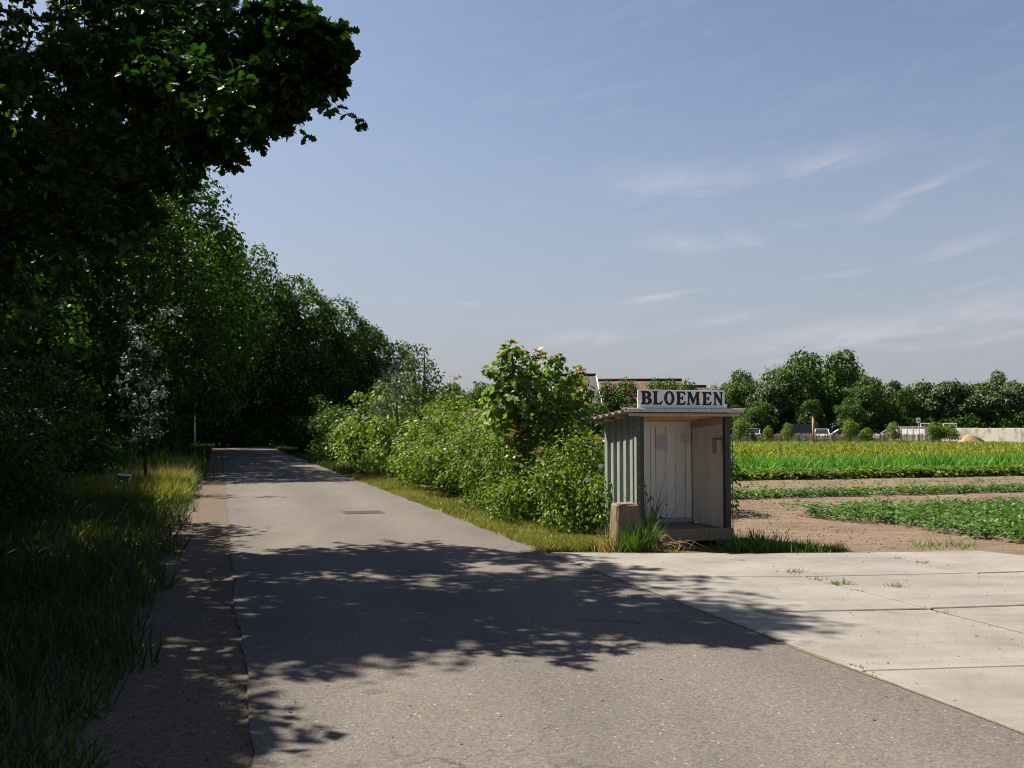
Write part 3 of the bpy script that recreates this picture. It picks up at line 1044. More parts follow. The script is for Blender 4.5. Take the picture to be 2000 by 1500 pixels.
protoA = make_tree('broadleaf_tree', ST(-5.4, 46.0), 12.8, 4.5, M['wood_leaf'], 0.26, 240, 235, T_DIAMOND, low=0.03, spread=(0.72, 1.0), noise_=0.14, rc=1.3, limbs=7, skirt=0.35,
                   label='roadside tree of the wood, first of the row beyond the sun-rimmed one', group='trees of the wood on the left')
protoB = make_tree('broadleaf_tree', ST(-4.4, 53.5), 13.6, 4.7, M['wood_leaf'], 0.27, 250, 235, T_DIAMOND, low=0.03, spread=(0.72, 1.0), noise_=0.14, rc=1.4, limbs=7, skirt=0.35,
                   label='roadside tree of the wood, second of the row beyond the sun-rimmed one', group='trees of the wood on the left')
WOOD = [  # s, t, scale, proto, label
    (-3.6, 61.0, 1.10, 'A', 'roadside tree of the wood, third of the row, crown over the road'),
    (-2.6, 69.0, 1.12, 'B', 'roadside tree of the wood, fourth of the row, sunlit top'),
    (-5.5, 76.0, 1.15, 'A', 'tree beside the far lamp post, left of the bend'),
    (1.2, 88.0, 1.22, 'B', 'tree closing the view straight behind the end of the road'),
    (6.0, 90.0, 1.14, 'A', 'tall tree behind the bend, left of the pair above the hedge'),
    (10.4, 93.0, 1.0, 'B', 'tall tree behind the bend, second from its right end'),
    (14.4, 95.5, 0.90, 'A', 'rounded tree at the right end of the dark wood'),
    (-4.5, 92.0, 1.25, 'A', 'tree deep in the dark behind the lamp post'),
    (-12.0, 14.0, 1.0, 'A', 'dark tree deep in the wood at the left picture edge'),
    (-13.5, 21.0, 1.12, 'B', 'dark tree deep in the wood, second from the left picture edge'),
    (-14.0, 30.0, 1.15, 'A', 'dark tree deep in the wood, third from the left picture edge'),
    (-13.0, 39.0, 1.22, 'B', 'dark tree deep in the wood, fourth from the left picture edge'),
    (-11.5, 48.0, 1.30, 'A', 'dark tree deep in the wood, fifth from the left picture edge'),
    (-11.0, 57.0, 1.25, 'B', 'dark tree deep in the wood behind the road row, nearer one'),
    (-10.5, 66.0, 1.25, 'A', 'dark tree deep in the wood behind the road row, farther one'),
    (-13.0, 6.0, 1.05, 'B', 'dark tree deep in the wood, beyond the left picture edge'),
    (-21.0, 26.0, 1.1, 'B', 'hindmost dark tree of the wood, left of the other'),
    (-21.0, 38.0, 1.1, 'A', 'hindmost dark tree of the wood, right of the other'),
]
rr = random.Random(5)
for (s, t, k, pr, lab) in WOOD:
    place_copy(protoA if pr == 'A' else protoB, ST(s, t), rr.uniform(0, 6.28), (k, k, k * rr.uniform(0.95, 1.05)), lab, 'trees of the wood on the left')


def make_bush(name, loc, rad, H, mat, leaf, nclump, per, T, label, group=None, rc=None, stems=6, cat='bush', filt=None, up=0.5, shell=0.45, hang=True, stem_mat=None, noise_=0.3):
    """bush > foliage, stem; foliage reaches the ground"""
    root = empty(name, loc, 0, label, cat, group)
    rc = rc or min(rad) * 0.34
    d = rand_unit(nclump)
    d[:, 2] = np.abs(d[:, 2])
    lump = 1 + noise_ * np.sin(d[:, 0] * 4 + loc[0]) * np.cos(d[:, 1] * 5 + loc[1] + d[:, 2] * 3)
    f = RNG.uniform(shell, 1, nclump) ** 0.5 * lump
    cs = d * f[:, None] * (np.array([rad[0], rad[1], H]) - rc * 0.6)
    # flanks go straight down to the ground
    lowk = RNG.uniform(0, 1, nclump) < 0.38
    cs[lowk, 2] = RNG.uniform(rc * 0.5, H * 0.55, lowk.sum())
    hor = np.linalg.norm(cs[:, :2] / np.array(rad), axis=1)
    sc_ = np.where(lowk & (hor > 0.05), RNG.uniform(0.6, 0.98, nclump) / np.maximum(hor, 0.05), 1.0)
    cs[:, :2] *= np.clip(sc_, 0.3, 3.0)[:, None]
    cs[:, 2] = np.maximum(cs[:, 2], rc * 0.4)
    rs = rc * RNG.uniform(0.6, 1.3, nclump)
    if filt is not None:
        k = filt(cs + np.array(loc), rs)
        cs, rs = cs[k], rs[k]
    p, a, nr, sz, rn = clump_leaves(cs, rs, per, leaf, up=up)
    k = p[:, 2] > 0.02
    p, a, nr, sz, rn = p[k], a[k], nr[k], sz[k], rn[k]
    leaf_obj('foliage', root, p, a, nr, sz, T, rn, mat)
    for i in range(stems):
        c = cs[random.randrange(len(cs))]
        b = np.array([c[0] * 0.25, c[1] * 0.25, -0.05])
        MB().tube([b, b * 0.4 + c * 0.6 + np.array([0, 0, 0.1]), c], [0.03, 0.02, 0.008], 5).build('stem', stem_mat or M['twig'], root, smooth=True, fix=False)
    return root


# undergrowth along the left verge
UND = [  # s, t, rx, ry, H, label
    (-4.3, 7.2, 1.3, 1.6, 2.4, 'dark shrub at the left picture edge, nearest of the undergrowth'),
    (-4.6, 10.8, 1.4, 1.8, 2.8, 'dark shrub under the big oak, second of the undergrowth from the camera'),
    (-4.9, 14.8, 1.5, 1.9, 3.0, 'dark shrub behind the trunk of the big oak'),
    (-4.4, 18.6, 1.6, 2.0, 3.2, 'dark shrub just before the marker post on the left verge'),
    (-4.7, 23.4, 1.6, 2.2, 3.0, 'dark shrub left of the silvery sapling'),
    (-4.5, 28.8, 1.6, 2.4, 3.3, 'dark shrub right behind the silvery sapling'),
    (-4.6, 35.0, 1.4, 2.2, 3.5, 'dark shrub behind the sunny verge grass'),
    (-3.6, 41.5, 1.3, 2.3, 3.3, 'dark shrub at the far end of the sunny verge grass'),
    (-3.2, 49.0, 1.3, 2.6, 3.4, 'dark shrub along the shaded road, nearer one'),
    (-3.1, 57.5, 1.3, 2.6, 3.4, 'dark shrub along the shaded road, farther one'),
    (-3.2, 68.0, 1.4, 3.4, 3.4, 'dark shrub by the road before the far lamp post'),
]
far_proto = None
for (s, t, rx, ry, H, lab) in UND:
    if t > 38 and far_proto is not None:
        place_copy(far_proto, ST(s, t), random.uniform(-0.3, 0.3), (rx / 1.3, ry / 2.3, H / 3.3), lab, 'undergrowth of the left wood')
        continue
    b = make_bush('understory_shrub', ST(s, t), (rx, ry), H, M['wood_leaf'], 0.10 if t < 20 else 0.14, 60, 200 if t < 30 else 150, T_OVAL if t < 20 else T_DIAMOND, lab,
                  'undergrowth of the left wood', rc=0.55, stems=5, filt=(lambda p, r: shade_ok(p)) if t < 38 else None)
    if t > 38:
        far_proto = b
WALL = [(-0.5, 89, 4.2, 2.6, 4.6, 'dark thicket closing the road end, left part'), (5.5, 91, 4.2, 2.6, 4.6, 'dark thicket closing the road end, middle part'),
        (12.0, 93, 4.6, 2.6, 4.6, 'dark thicket closing the road end, right part behind the hedge'), (-7.0, 82, 3.4, 3.0, 4.4, 'dark thicket behind the far lamp post'),
        (-18, 12, 3.0, 7.0, 7.0, 'dark wall of undergrowth deep in the wood, nearest'), (-20, 24, 3.0, 7.0, 7.0, 'dark wall of undergrowth deep in the wood, second'),
        (-19, 36, 3.0, 7.0, 7.0, 'dark wall of undergrowth deep in the wood, third'), (-17, 48, 3.0, 7.0, 7.0, 'dark wall of undergrowth deep in the wood, fourth'),
        (-14, 62, 3.0, 7.0, 7.0, 'dark wall of undergrowth deep in the wood, fifth'), (-8.5, 56, 2.4, 6.0, 5.0, 'dark thicket behind the road row, nearer one'), (-8.0, 70, 2.4, 6.0, 5.0, 'dark thicket behind the road row, farther one'),
        (3.0, 97, 9.0, 3.0, 6.5, 'hindmost dark thicket behind the bend')]
wall_proto = None
for (s, t, rx, ry, H, lab) in WALL:
    if wall_proto is None:
        wall_proto = make_bush('thicket', ST(s, t), (rx, ry), H, M['wood_leaf'], 0.26, 150, 150, T_OVAL, lab, 'dark thickets of the wood', rc=1.0, stems=3)
        wall_proto.rotation_euler = (0, 0, ROAD_ANG)
    else:
        o = place_copy(wall_proto, ST(s, t), ROAD_ANG + random.choice((0, math.pi)), (rx / 4.2, ry / 2.6, H / 4.6), lab, 'dark thickets of the wood')
sheet('wood_floor', [ST(-6, 82), ST(4.5, 86), ST(20, 84), ST(40, 125), ST(-6, 125)], -0.036, M['litter'])

# silvery poplar sapling by the sunny patch
sap = empty('poplar_sapling', G(285, 960), 0, 'silvery white-leaved poplar sapling catching sun on the left verge', 'tree')
SP = []
for (x, y, r) in [(262, 640, .20), (330, 610, .20), (348, 604, .13), (318, 620, .12), (270, 672, .22), (250, 700, .2), (305, 690, .18), (258, 735, .24), (288, 752, .26), (240, 765, .2), (310, 772, .24),
                  (272, 790, .28), (302, 812, .3), (246, 812, .22), (285, 840, .28), (262, 860, .24), (302, 850, .22), (322, 738, .14), (230, 745, .13), (340, 628, .1)]:
    SP.append(np.append(P(x, y, 24.6 + random.uniform(-.6, .6)) - np.array(sap.location), r))
SP = np.array(SP)
p, a, nr, sz, rn = clump_leaves(SP[:, :3], SP[:, 3], 52, 0.085, spread=(0.2, 1.35), up=0.2, rand=1.0, cull=0.0)
leaf_obj('crown', sap, p, a, nr, sz, T_TRI, rn, M['silver_leaf'])
wood_tubes((0, 0, -0.1), tuple(SP[0, :3]), 0.035, SP[:, :3], 12, 'sapling', sap, M['bark'])


# ================================================================== GRASS
def blades(name, pts, hgt, wid, mat, lean=0.45, parent=None, hvar=0.5, bias=(0, 0), droop=0.0):
    n = len(pts)
    h = hgt * RNG.uniform(1 - hvar, 1 + hvar, n)
    ax = np.stack([RNG.normal(0, lean, n) + bias[0], RNG.normal(0, lean, n) + bias[1], np.ones(n)], 1)
    nr = np.stack([RNG.normal(0, 1, n), RNG.normal(0, 1, n), RNG.normal(0, .2, n)], 1)
    rn = np.clip(0.5 + 0.25 * RNG.normal(size=n) + 0.25 * np.sin(pts[:, 0] * 1.7) * np.cos(pts[:, 1] * 1.3), 0, 1)
    return leaf_obj(name, parent, pts, ax, nr, h, T_BLADE, rn, mat, width=wid * RNG.uniform(0.7, 1.4, n))


def scatter(n, s0, s1, t0, t1, power=1.0):
    """points between s0..s1 across and t0..t1 along the road, denser near the camera when power > 1"""
    f = RNG.uniform(0, 1, n) ** power
    t = t0 + (t1 - t0) * f
    s = RNG.uniform(s0, s1, n)
    return s, t


def st_pts(s, t, z=0.0):
    return np.stack([CD * s - SD * t, SD * s + CD * t, np.full(len(s), z) if np.isscalar(z) else z], 1)


def patchy(s, t, thr, k=1.0, seed=0.0):
    v = np.sin(s * 2.3 * k + seed) * np.cos(t * 1.7 * k + 1.3 * seed) + 0.6 * np.sin(s * 5.1 * k + t * 3.3 * k + seed)
    return v + RNG.normal(0, 0.5, len(s)) > thr


s, t = scatter(47000, -4.6, -0.36, 2.0, 46.0, 1.9)
edge = -0.60 + 0.12 * np.sin(t * 1.9) + 0.10 * np.sin(t * 5.3)
k = s < edge
tag(blades('verge_grass', st_pts(s[k], t[k], -0.03), 0.26, 0.013, M['shade_grass'], 0.42), 'rank grass coloured dark for shade on the left verge between gravel strip and wood', 'grass', kind='stuff')
s, t = scatter(26000, -3.9, -0.70, 22.5, 45.0, 1.3)
tag(blades('tall_verge_grass', st_pts(s, t, -0.03), 0.40, 0.020, M['grass'], 0.40), 'tall sunlit grass of the left verge at the bright gap', 'grass', kind='stuff')
s, t = scatter(5000, -2.6, -0.8, 25, 40.0, 1.0)
tag(blades('dry_grass', st_pts(s, t, -0.03), 0.52, 0.010, M['dry_grass'], 0.30), 'dry straw coloured grass stalks in the sunny left verge', 'grass', kind='stuff')
s, t = scatter(6000, -2.5, -0.6, 46.0, 84.0, 1.0)
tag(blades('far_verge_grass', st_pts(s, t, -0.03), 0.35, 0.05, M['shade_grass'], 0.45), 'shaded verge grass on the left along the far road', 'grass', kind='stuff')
# iris-like clump
b0 = G(285, 935)
iris = empty('sword_leaf_clump', b0, 0, 'clump of upright bright green sword leaves behind the marker post', 'plant')
q = np.stack([RNG.normal(0, 0.75, 300), RNG.normal(0, 0.3, 300), np.zeros(300)], 1)
blades('leaf', q, 0.85, 0.035, M['bright_grass'], 0.16, iris, 0.35)

# right verge: short, part dry
s, t = scatter(36000, 4.10, 5.35, 12.3, 34.0, 1.35)
k = (s > 4.16 + 0.05 * np.sin(t * 3.1)) & patchy(s, t, -0.9)
tag(blades('roadside_grass', st_pts(s[k], t[k], -0.02), 0.085, 0.010, M['grass'], 0.6), 'short mown grass strip between road and hedge', 'grass', kind='stuff')
s, t = scatter(15000, 4.12, 4.75, 12.3, 34.0, 1.3)
k = patchy(s, t, 0.1, 0.8, 2.0)
tag(blades('roadside_straw', st_pts(s[k], t[k], -0.02), 0.065, 0.010, M['dry_grass'], 0.8), 'dry yellow grass along the right road edge', 'grass', kind='stuff')
s, t = scatter(9000, 4.1, 5.6, 34.0, 84.0, 1.2)
tag(blades('far_roadside_grass', st_pts(s, t, -0.02), 0.22, 0.035, M['shade_grass'], 0.5), 'grass at the foot of the far hedge on the right', 'grass', kind='stuff')

# ================================================================== KIOSK
KA = math.atan2(0.28, 0.96)
FR = G(1427, 1061)
W, DP = 1.40, 1.14
KO = FR - np.array([math.cos(KA), math.sin(KA), 0]) * W
kiosk = empty('flower_kiosk', (KO[0], KO[1], 0), KA, 'small flower stall with green corrugated sides and white BLOEMEN sign', 'kiosk')


def ribs(length, pitch, top, slope, depth):
    """trapezoid profile: list of (distance, height)"""
    out, x = [], 0.0
    v = pitch - top - 2 * slope
    while x < length + 1e-6:
        for dx, h in ((0, 0), (v, 0), (v + slope, depth), (v + slope + top, depth), (pitch, 0)):
            if x + dx <= length + 1e-6:
                if not out or abs(out[-1][0] - (x + dx)) > 1e-6:
                    out.append((x + dx, h))
        x += pitch
    if out[-1][0] < length - 1e-4:
        out.append((length, out[-1][1]))
    return out


def corr_sheet(prof, a_of, name, mat, thick=0.004):
    """prof -> two boundary curves via a_of(d, h) giving (p0, p1)"""
    mb = MB()
    n = len(prof)
    for (d, h) in prof:
        for q in a_of(d, h):
            mb.v.append(tuple(q))
        for q in a_of(d, h - thick):
            mb.v.append(tuple(q))
    for i in range(n - 1):
        b, c = 4 * i, 4 * i + 4
        mb.f += [(b, c, c + 1, b + 1), (b + 2, b + 3, c + 3, c + 2), (b, b + 2, c + 2, c), (b + 1, c + 1, c + 3, b + 3)]
    mb.f += [(0, 1, 3, 2), (4 * n - 4, 4 * n - 2, 4 * n - 1, 4 * n - 3)]
    return mb.build(name, mat, kiosk)


ZF, ZB = 1.885, 1.775                        # roof height above front edge / back edge
roof_z = lambda y: ZF + (ZB - ZF) * (y + 0.15) / 1.40
prof = ribs(DP + 0.02, 0.236, 0.095, 0.03, 0.046)
corr_sheet(prof, lambda d, h: ((-0.012 - h, d, 0.02), (-0.012 - h, d, roof_z(d) - 0.03)), 'side_sheet', M['sheet'])
corr_sheet(prof, lambda d, h: ((W + 0.012 + h, d, 0.02), (W + 0.012 + h, d, roof_z(d) - 0.03)), 'side_sheet', M['sheet'])
corr_sheet(ribs(W, 0.236, 0.095, 0.03, 0.036), lambda d, h: ((d, DP + 0.022 + h, 0.02), (d, DP + 0.022 + h, ZB - 0.03)), 'back_sheet', M['sheet'])
# corner trims with screws, front faces coloured dark for shade
for x0, x1 in ((-0.052, 0.004), (W + 0.02, W + 0.034)):
    tr = MB().bevbox((x0, -0.030, 0.015), (x1, -0.022, roof_z(0) - 0.035), 0.002).build('corner_trim', M['trim'], kiosk)
    for z in np.arange(0.2, 1.8, 0.205):
        MB().tube([(x0 * 0.5 + x1 * 0.5, -0.030, z), (x0 * 0.5 + x1 * 0.5, -0.036, z)], 0.006, 6).build('screw', M['screw'], tr)
MB().bevbox((-0.056, -0.022, 0.015), (-0.050, 0.055, roof_z(0) - 0.035), 0.002).build('corner_trim', M['sheet'], kiosk)
# posts
MB().bevbox((0.006, -0.020, 0.02), (0.060, 0.05, roof_z(0) - 0.075), 0.004).build('post', M['dark_post'], kiosk)
MB().bevbox((W - 0.082, -0.020, 0.02), (W + 0.008, 0.06, roof_z(0) - 0.075), 0.005).build('post', M['dark_post'], kiosk)
for x in (0.004, W - 0.064):
    MB().bevbox((x, DP - 0.045, 0.02), (x + 0.06, DP + 0.012, ZB - 0.06), 0.004).build('post', M['dark_post'], kiosk)
# back boards, each a piece
BX = [0.066, 0.17, 0.335, 0.495, 0.649, 0.738, 0.904, 1.062, 1.234, 1.337]
rr = random.Random(3)
for i in range(len(BX) - 1):
    dy = rr.uniform(-0.004, 0.004)
    MB().bevbox((BX[i] + 0.0035, DP - 0.070 + dy, 0.275), (BX[i + 1] - 0.0035, DP - 0.050 + dy, 1.70), 0.003).build('back_board', M['white_board'], kiosk)
MB().bevbox((0.066, DP - 0.092, 1.665), (1.337, DP - 0.0765, 1.742), 0.004).build('top_rail', M['white_board'], kiosk)
MB().bevbox((0.066, DP - 0.072, 0.205), (1.337, DP - 0.050, 0.272), 0.003).build('skirting_board', M['marker_pale'], kiosk)
# boards of the right-hand wall inside
YB = [0.064, 0.22, 0.385, 0.545, 0.705, 0.865, 1.066]
for i in range(len(YB) - 1):
    dx = rr.uniform(-0.004, 0.004)
    MB().bevbox((W - 0.060 + dx, YB[i] + 0.0045, 0.205), (W - 0.042 + dx, YB[i + 1] - 0.0045, roof_z(YB[i + 1]) - 0.07), 0.003).build('side_board', M['worn_board'], kiosk)
for i in range(len(YB) - 1):
    MB().bevbox((0.030, YB[i] + 0.0025, 0.205), (0.048, YB[i + 1] - 0.0025, roof_z(YB[i + 1]) - 0.07), 0.003).build('side_board', M['worn_board'], kiosk)
b = MB()
b.v = [(W - 0.095, 0.07, roof_z(0.07) - 0.16), (W - 0.064, 0.07, roof_z(0.07) - 0.16), (W - 0.064, 0.07, roof_z(0.07) - 0.06), (W - 0.095, 0.07, roof_z(0.07) - 0.06),
       (W - 0.095, 1.04, roof_z(1.04) - 0.16), (W - 0.064, 1.04, roof_z(1.04) - 0.16), (W - 0.064, 1.04, roof_z(1.04) - 0.06), (W - 0.095, 1.04, roof_z(1.04) - 0.06)]
b.f = [(0, 1, 2, 3), (4, 7, 6, 5), (0, 4, 5, 1), (1, 5, 6, 2), (2, 6, 7, 3), (3, 7, 4, 0)]
b.build('top_rail', M['raw_wood'], kiosk)
# floor planks and front beam
for i in range(7):
    y0 = 0.045 + i * 0.149
    MB().bevbox((0.062, y0, 0.178), (W - 0.07, y0 + 0.144, 0.203), 0.003).build('floor_plank', M['plinth_wood'], kiosk)
MB().bevbox((0.015, -0.062, 0.055), (W + 0.005, -0.033, 0.226), 0.006).build('front_beam', M['plinth_wood'], kiosk)
for x in (0.12, 0.68, 1.24):
    MB().bevbox((x, 0.06, -0.04), (x + 0.09, 1.0, 0.172), 0.004).build('bearer', M['plinth_wood'], kiosk)
# roof: purlins, ceiling boards, corrugated sheet, front flashing
for y in (-0.10, 0.36, 0.80, 1.16):
    MB().bevbox((-0.20, y, roof_z(y + 0.05) - 0.070), (W + 0.11, y + 0.05, roof_z(y + 0.05) - 0.028), 0.003).build('purlin', M['raw_wood'], kiosk)
for i in range(6):
    y0, y1 = -0.045 + i * 0.2, -0.045 + i * 0.2 + 0.13
    MB().bevbox((-0.01, y0, roof_z(y1) - 0.026), (W + 0.01, y1, roof_z(y1) - 0.012), 0.002).build('ceiling_board', M['raw_wood'], kiosk)
roof = corr_sheet(ribs(1.40, 0.236, 0.10, 0.03, 0.034), lambda d, h: ((-0.25, -0.15 + d, roof_z(-0.15 + d) + h - 0.006), (W + 0.13, -0.15 + d, roof_z(-0.15 + d) + h - 0.006)), 'roof', M['roof_sheet'])
fl_ = MB().bevbox((-0.25, -0.172, ZF - 0.022), (W + 0.14, -0.158, ZF + 0.030), 0.004)
fl_.bevbox((-0.25, -0.157, ZF + 0.0310), (W + 0.14, 0.055, ZF + 0.0365), 0.002)
flash = fl_.build('roof_flashing', M['flashing'], kiosk)
for x in np.arange(-0.05, W + 0.1, 0.36):
    MB().tube([(x, -0.172, ZF + 0.003), (x, -0.178, ZF + 0.003)], 0.007, 6).build('screw', M['iron'], flash)
# sign with its painted letters
SG_T = math.radians(1.0)
sign = MB().bevbox((-0.060, -0.095, ZF + 0.040), (1.275, -0.075, ZF + 0.290), 0.002).build('sign_board', M['sign_white'], kiosk)
GLYPH = {
    'B': ([(0, 1), (.02, .94), (.09, .92), (.10, .5), (.09, .08), (.02, .06), (0, 0), (.50, 0), (.68, .05), (.78, .17), (.78, .33), (.70, .45), (.56, .51), (.68, .58), (.73, .70), (.71, .85), (.61, .96), (.46, 1)],
          [[(.31, .90), (.40, .90), (.47, .85), (.50, .74), (.47, .62), (.38, .56), (.31, .56)], [(.31, .46), (.40, .46), (.51, .40), (.55, .28), (.52, .15), (.42, .09), (.31, .09)]], .80),
    'L': ([(0, 1), (.02, .94), (.10, .92), (.11, .5), (.10, .08), (.02, .06), (0, 0), (.66, 0), (.80, .26), (.74, .27), (.62, .14), (.50, .09), (.33, .09), (.32, .5), (.33, .92), (.41, .94), (.43, 1)], [], .80),
    'O': (None, None, .86),
    'E': ([(0, 1), (.02, .94), (.09, .92), (.10, .5), (.09, .08), (.02, .06), (0, 0), (.66, 0), (.76, .24), (.70, .25), (.60, .14), (.50, .09), (.31, .09), (.31, .46), (.43, .46), (.50, .36), (.55, .36), (.55, .64), (.50, .64), (.43, .55), (.31, .55),
           (.31, .91), (.50, .91), (.60, .87), (.68, .76), (.74, .77), (.69, 1)], [], .79),
    'M': ([(0, 1), (.01, .94), (.08, .91), (.06, .5), (.03, .10), (-.04, .06), (-.05, 0), (.23, 0), (.22, .06), (.14, .10), (.17, .66), (.45, .06), (.52, .06), (.78, .66), (.79, .10), (.73, .06), (.72, 0), (1.10, 0), (1.09, .06), (1.02, .09), (1.0, .5), (.98, .91), (1.05, .94), (1.06, 1),
           (.80, 1), (.54, .42), (.28, 1)], [], 1.08),
    'N': ([(0, 1), (.01, .94), (.09, .90), (.09, .10), (.01, .06), (0, 0), (.27, 0), (.26, .06), (.19, .10), (.19, .68), (.68, 0), (.80, 0), (.80, .90), (.87, .94), (.88, 1), (.62, 1), (.63, .94), (.70, .90), (.70, .36), (.27, 1)], [], .90),
}
ov = lambda rx, ry: [(.41 + rx * math.cos(a), .5 + ry * math.sin(a)) for a in np.linspace(0, 2 * math.pi, 25)[:-1]]
GLYPH['O'] = (ov(.41, .53), [ov(.20, .43)], .84)


def grow(ring, d):
    """offset a closed outline outwards by d"""
    n = len(ring)
    ar = sum(ring[i][0] * ring[(i + 1) % n][1] - ring[(i + 1) % n][0] * ring[i][1] for i in range(n))
    sg = 1 if ar > 0 else -1
    out = []
    for i in range(n):
        a, b, c = np.array(ring[i - 1]), np.array(ring[i]), np.array(ring[(i + 1) % n])
        e1, e2 = (b - a) / np.linalg.norm(b - a), (c - b) / np.linalg.norm(c - b)
        m = np.array([e1[1] + e2[1], -e1[0] - e2[0]]) * sg
        l_ = max(0.6, np.linalg.norm(m))
        out.append(tuple(b + d * 2 * m / (l_ * l_)))
    return out


def glyph_mesh(ch):
    outer, holes, _ = GLYPH[ch]
    cu = bpy.data.curves.new('glyph', 'CURVE')
    cu.dimensions = '2D'
    cu.fill_mode = 'BOTH'
    cu.extrude = 0.012
    for ring in [grow(outer, 0.020)] + [grow(h_, -0.020) for h_ in holes]:
        sp = cu.splines.new('POLY')
        sp.points.add(len(ring) - 1)
        for pt, (x, y) in zip(sp.points, ring):
            pt.co = (x, y, 0, 1)
        sp.use_cyclic_u = True
    o = bpy.data.objects.new('tmp', cu)
    col.objects.link(o)
    dg = bpy.context.evaluated_depsgraph_get()
    me = bpy.data.meshes.new_from_object(o.evaluated_get(dg))
    bpy.data.objects.remove(o)
    bpy.data.curves.remove(cu)
    me.materials.clear()
    me.materials.append(M['letter'])
    return me


cache = {}
LH = 0.180
text = 'BLOEMEN'
xpos = [(483, 645), (652, 805), (820, 972), (990, 1140), (1150, 1350), (1375, 1525), (1545, 1690)]   # where each letter stands along the board
for i, ch in enumerate(text):
    if ch not in cache:
        cache[ch] = glyph_mesh(ch)
    x0 = -0.060 + (xpos[i][0] - 445) / (1715 - 445) * 1.335
    x1 = -0.060 + (xpos[i][1] - 445) / (1715 - 445) * 1.335
    wv = max(v.co.x for v in cache[ch].vertices) - min(v.co.x for v in cache[ch].vertices)
    mn = min(v.co.x for v in cache[ch].vertices)
    o = bpy.data.objects.new('letter', cache[ch])
    col.objects.link(o)
    o.parent = sign
    kx = (x1 - x0) / wv
    o.rotation_euler = (math.pi / 2, 0, 0)
    o.scale = (kx, LH, 0.25)
    o.location = (x0 - mn * kx, -0.0955, ZF + 0.088 - 0.004 * (i / 6))
# vent pipe stub behind the sign
MB().tube([(W + 0.03, 0.22, ZF - 0.02), (W + 0.055, 0.20, ZF + 0.105)], 0.026, 12, cap=False).build('pipe_stub', M['roof_sheet'], kiosk, smooth=True)
for p_ in list(kiosk.children):
    pass


def kpoint(x, y, z):
    return (KO[0] + math.cos(KA) * x - math.sin(KA) * y, KO[1] + math.sin(KA) * x + math.cos(KA) * y, z)


def notice(name, x0, x1, z0, z1, mat, label, lines=(), curl=0.006):
    root = empty(name, kpoint((x0 + x1) / 2, DP - 0.082, z0), KA, label, 'notice', 'paper notices in the stall')
    w, h = x1 - x0, z1 - z0
    mb = MB()
    n = 6
    for i in range(n + 1):
        u = -w / 2 + w * i / n
        b = -curl * math.sin(i / n * math.pi) - 0.002
        mb.v += [(u, b, 0), (u, b, h), (u, b + 0.0008, 0), (u, b + 0.0008, h)]
    for i in range(n):
        a, c = 4 * i, 4 * i + 4
        mb.f += [(a, c, c + 1, a + 1), (a + 2, a + 3, c + 3, c + 2), (a, a + 2, c + 2, c), (a + 1, c + 1, c + 3, a + 3)]
    mb.build('sheet', mat, root)
    for (txt, zz, size) in lines:
        cu = bpy.data.curves.new('t', 'FONT')
        cu.body = txt
        cu.size = size
        cu.align_x = 'CENTER'
        o = bpy.data.objects.new('t', cu)
        col.objects.link(o)
        me = bpy.data.meshes.new_from_object(o.evaluated_get(bpy.context.evaluated_depsgraph_get()))
        bpy.data.objects.remove(o)
        me.materials.clear()
        me.materials.append(M['ink'])
        l = link(bpy.data.objects.new('text_line', me), root)
        l.rotation_euler = (math.pi / 2, 0, 0)
        l.location = (-0.012, -curl - 0.0045, zz)
    for (u, z) in ((-w / 2 + 0.012, h - 0.012), (w / 2 - 0.012, h - 0.012), (w / 2 - 0.012, 0.014)):
        MB().tube([(u, -curl - 0.001, z), (u, -curl - 0.006, z)], 0.005, 6).build('pin', M['screw'], root)
    return root


def kx_at(px, y_loc):
    """local x of the stall's plane y = y_loc seen at pixel column px"""
    r = (px - 1000.0) / F_PX
    bx, by = KO[0] - math.sin(KA) * y_loc, KO[1] + math.cos(KA) * y_loc
    return (r * by - bx) / (math.cos(KA) - r * math.sin(KA))


yb = DP - 0.08
kz = lambda py: CAM_H + (HORIZON - py) / F_PX * 14.75
notice('paper_notice', kx_at(1280.5, yb), kx_at(1303, yb), kz(879), kz(851), M['lilac_paper'], 'curling lilac paper sheet, left of the two notices in the stall')
notice('paper_notice', kx_at(1328, yb), kx_at(1349, yb), kz(867), kz(845), M['paper'], 'white printed sheet with three lines, right of the two notices',
       [('Contant', 0.115, 0.036), ('of', 0.072, 0.034), ('Tikkie', 0.026, 0.036)], 0.003)
# clear cover behind the right notice
x0, x1 = kx_at(1325, yb), kx_at(1353, yb)
# money box on the right wall
mbx = empty('money_box', kpoint(W - 0.066, 0.17, kz(888) + 0.04), KA, 'small weathered wooden money box on the right wall of the stall', 'box')
MB().bevbox((-0.085, -0.075, 0), (-0.001, 0.075, 0.20), 0.004).build('body', M['raw_wood'], mbx)
MB().bevbox((-0.092, -0.082, 0.202), (0.0, 0.082, 0.214), 0.003).build('lid', M['marker_dark'], mbx)
MB().bevbox((-0.060, -0.03, 0.2142), (-0.052, 0.03, 0.2155), 0.0005).build('coin_slot', M['tyre'], mbx)

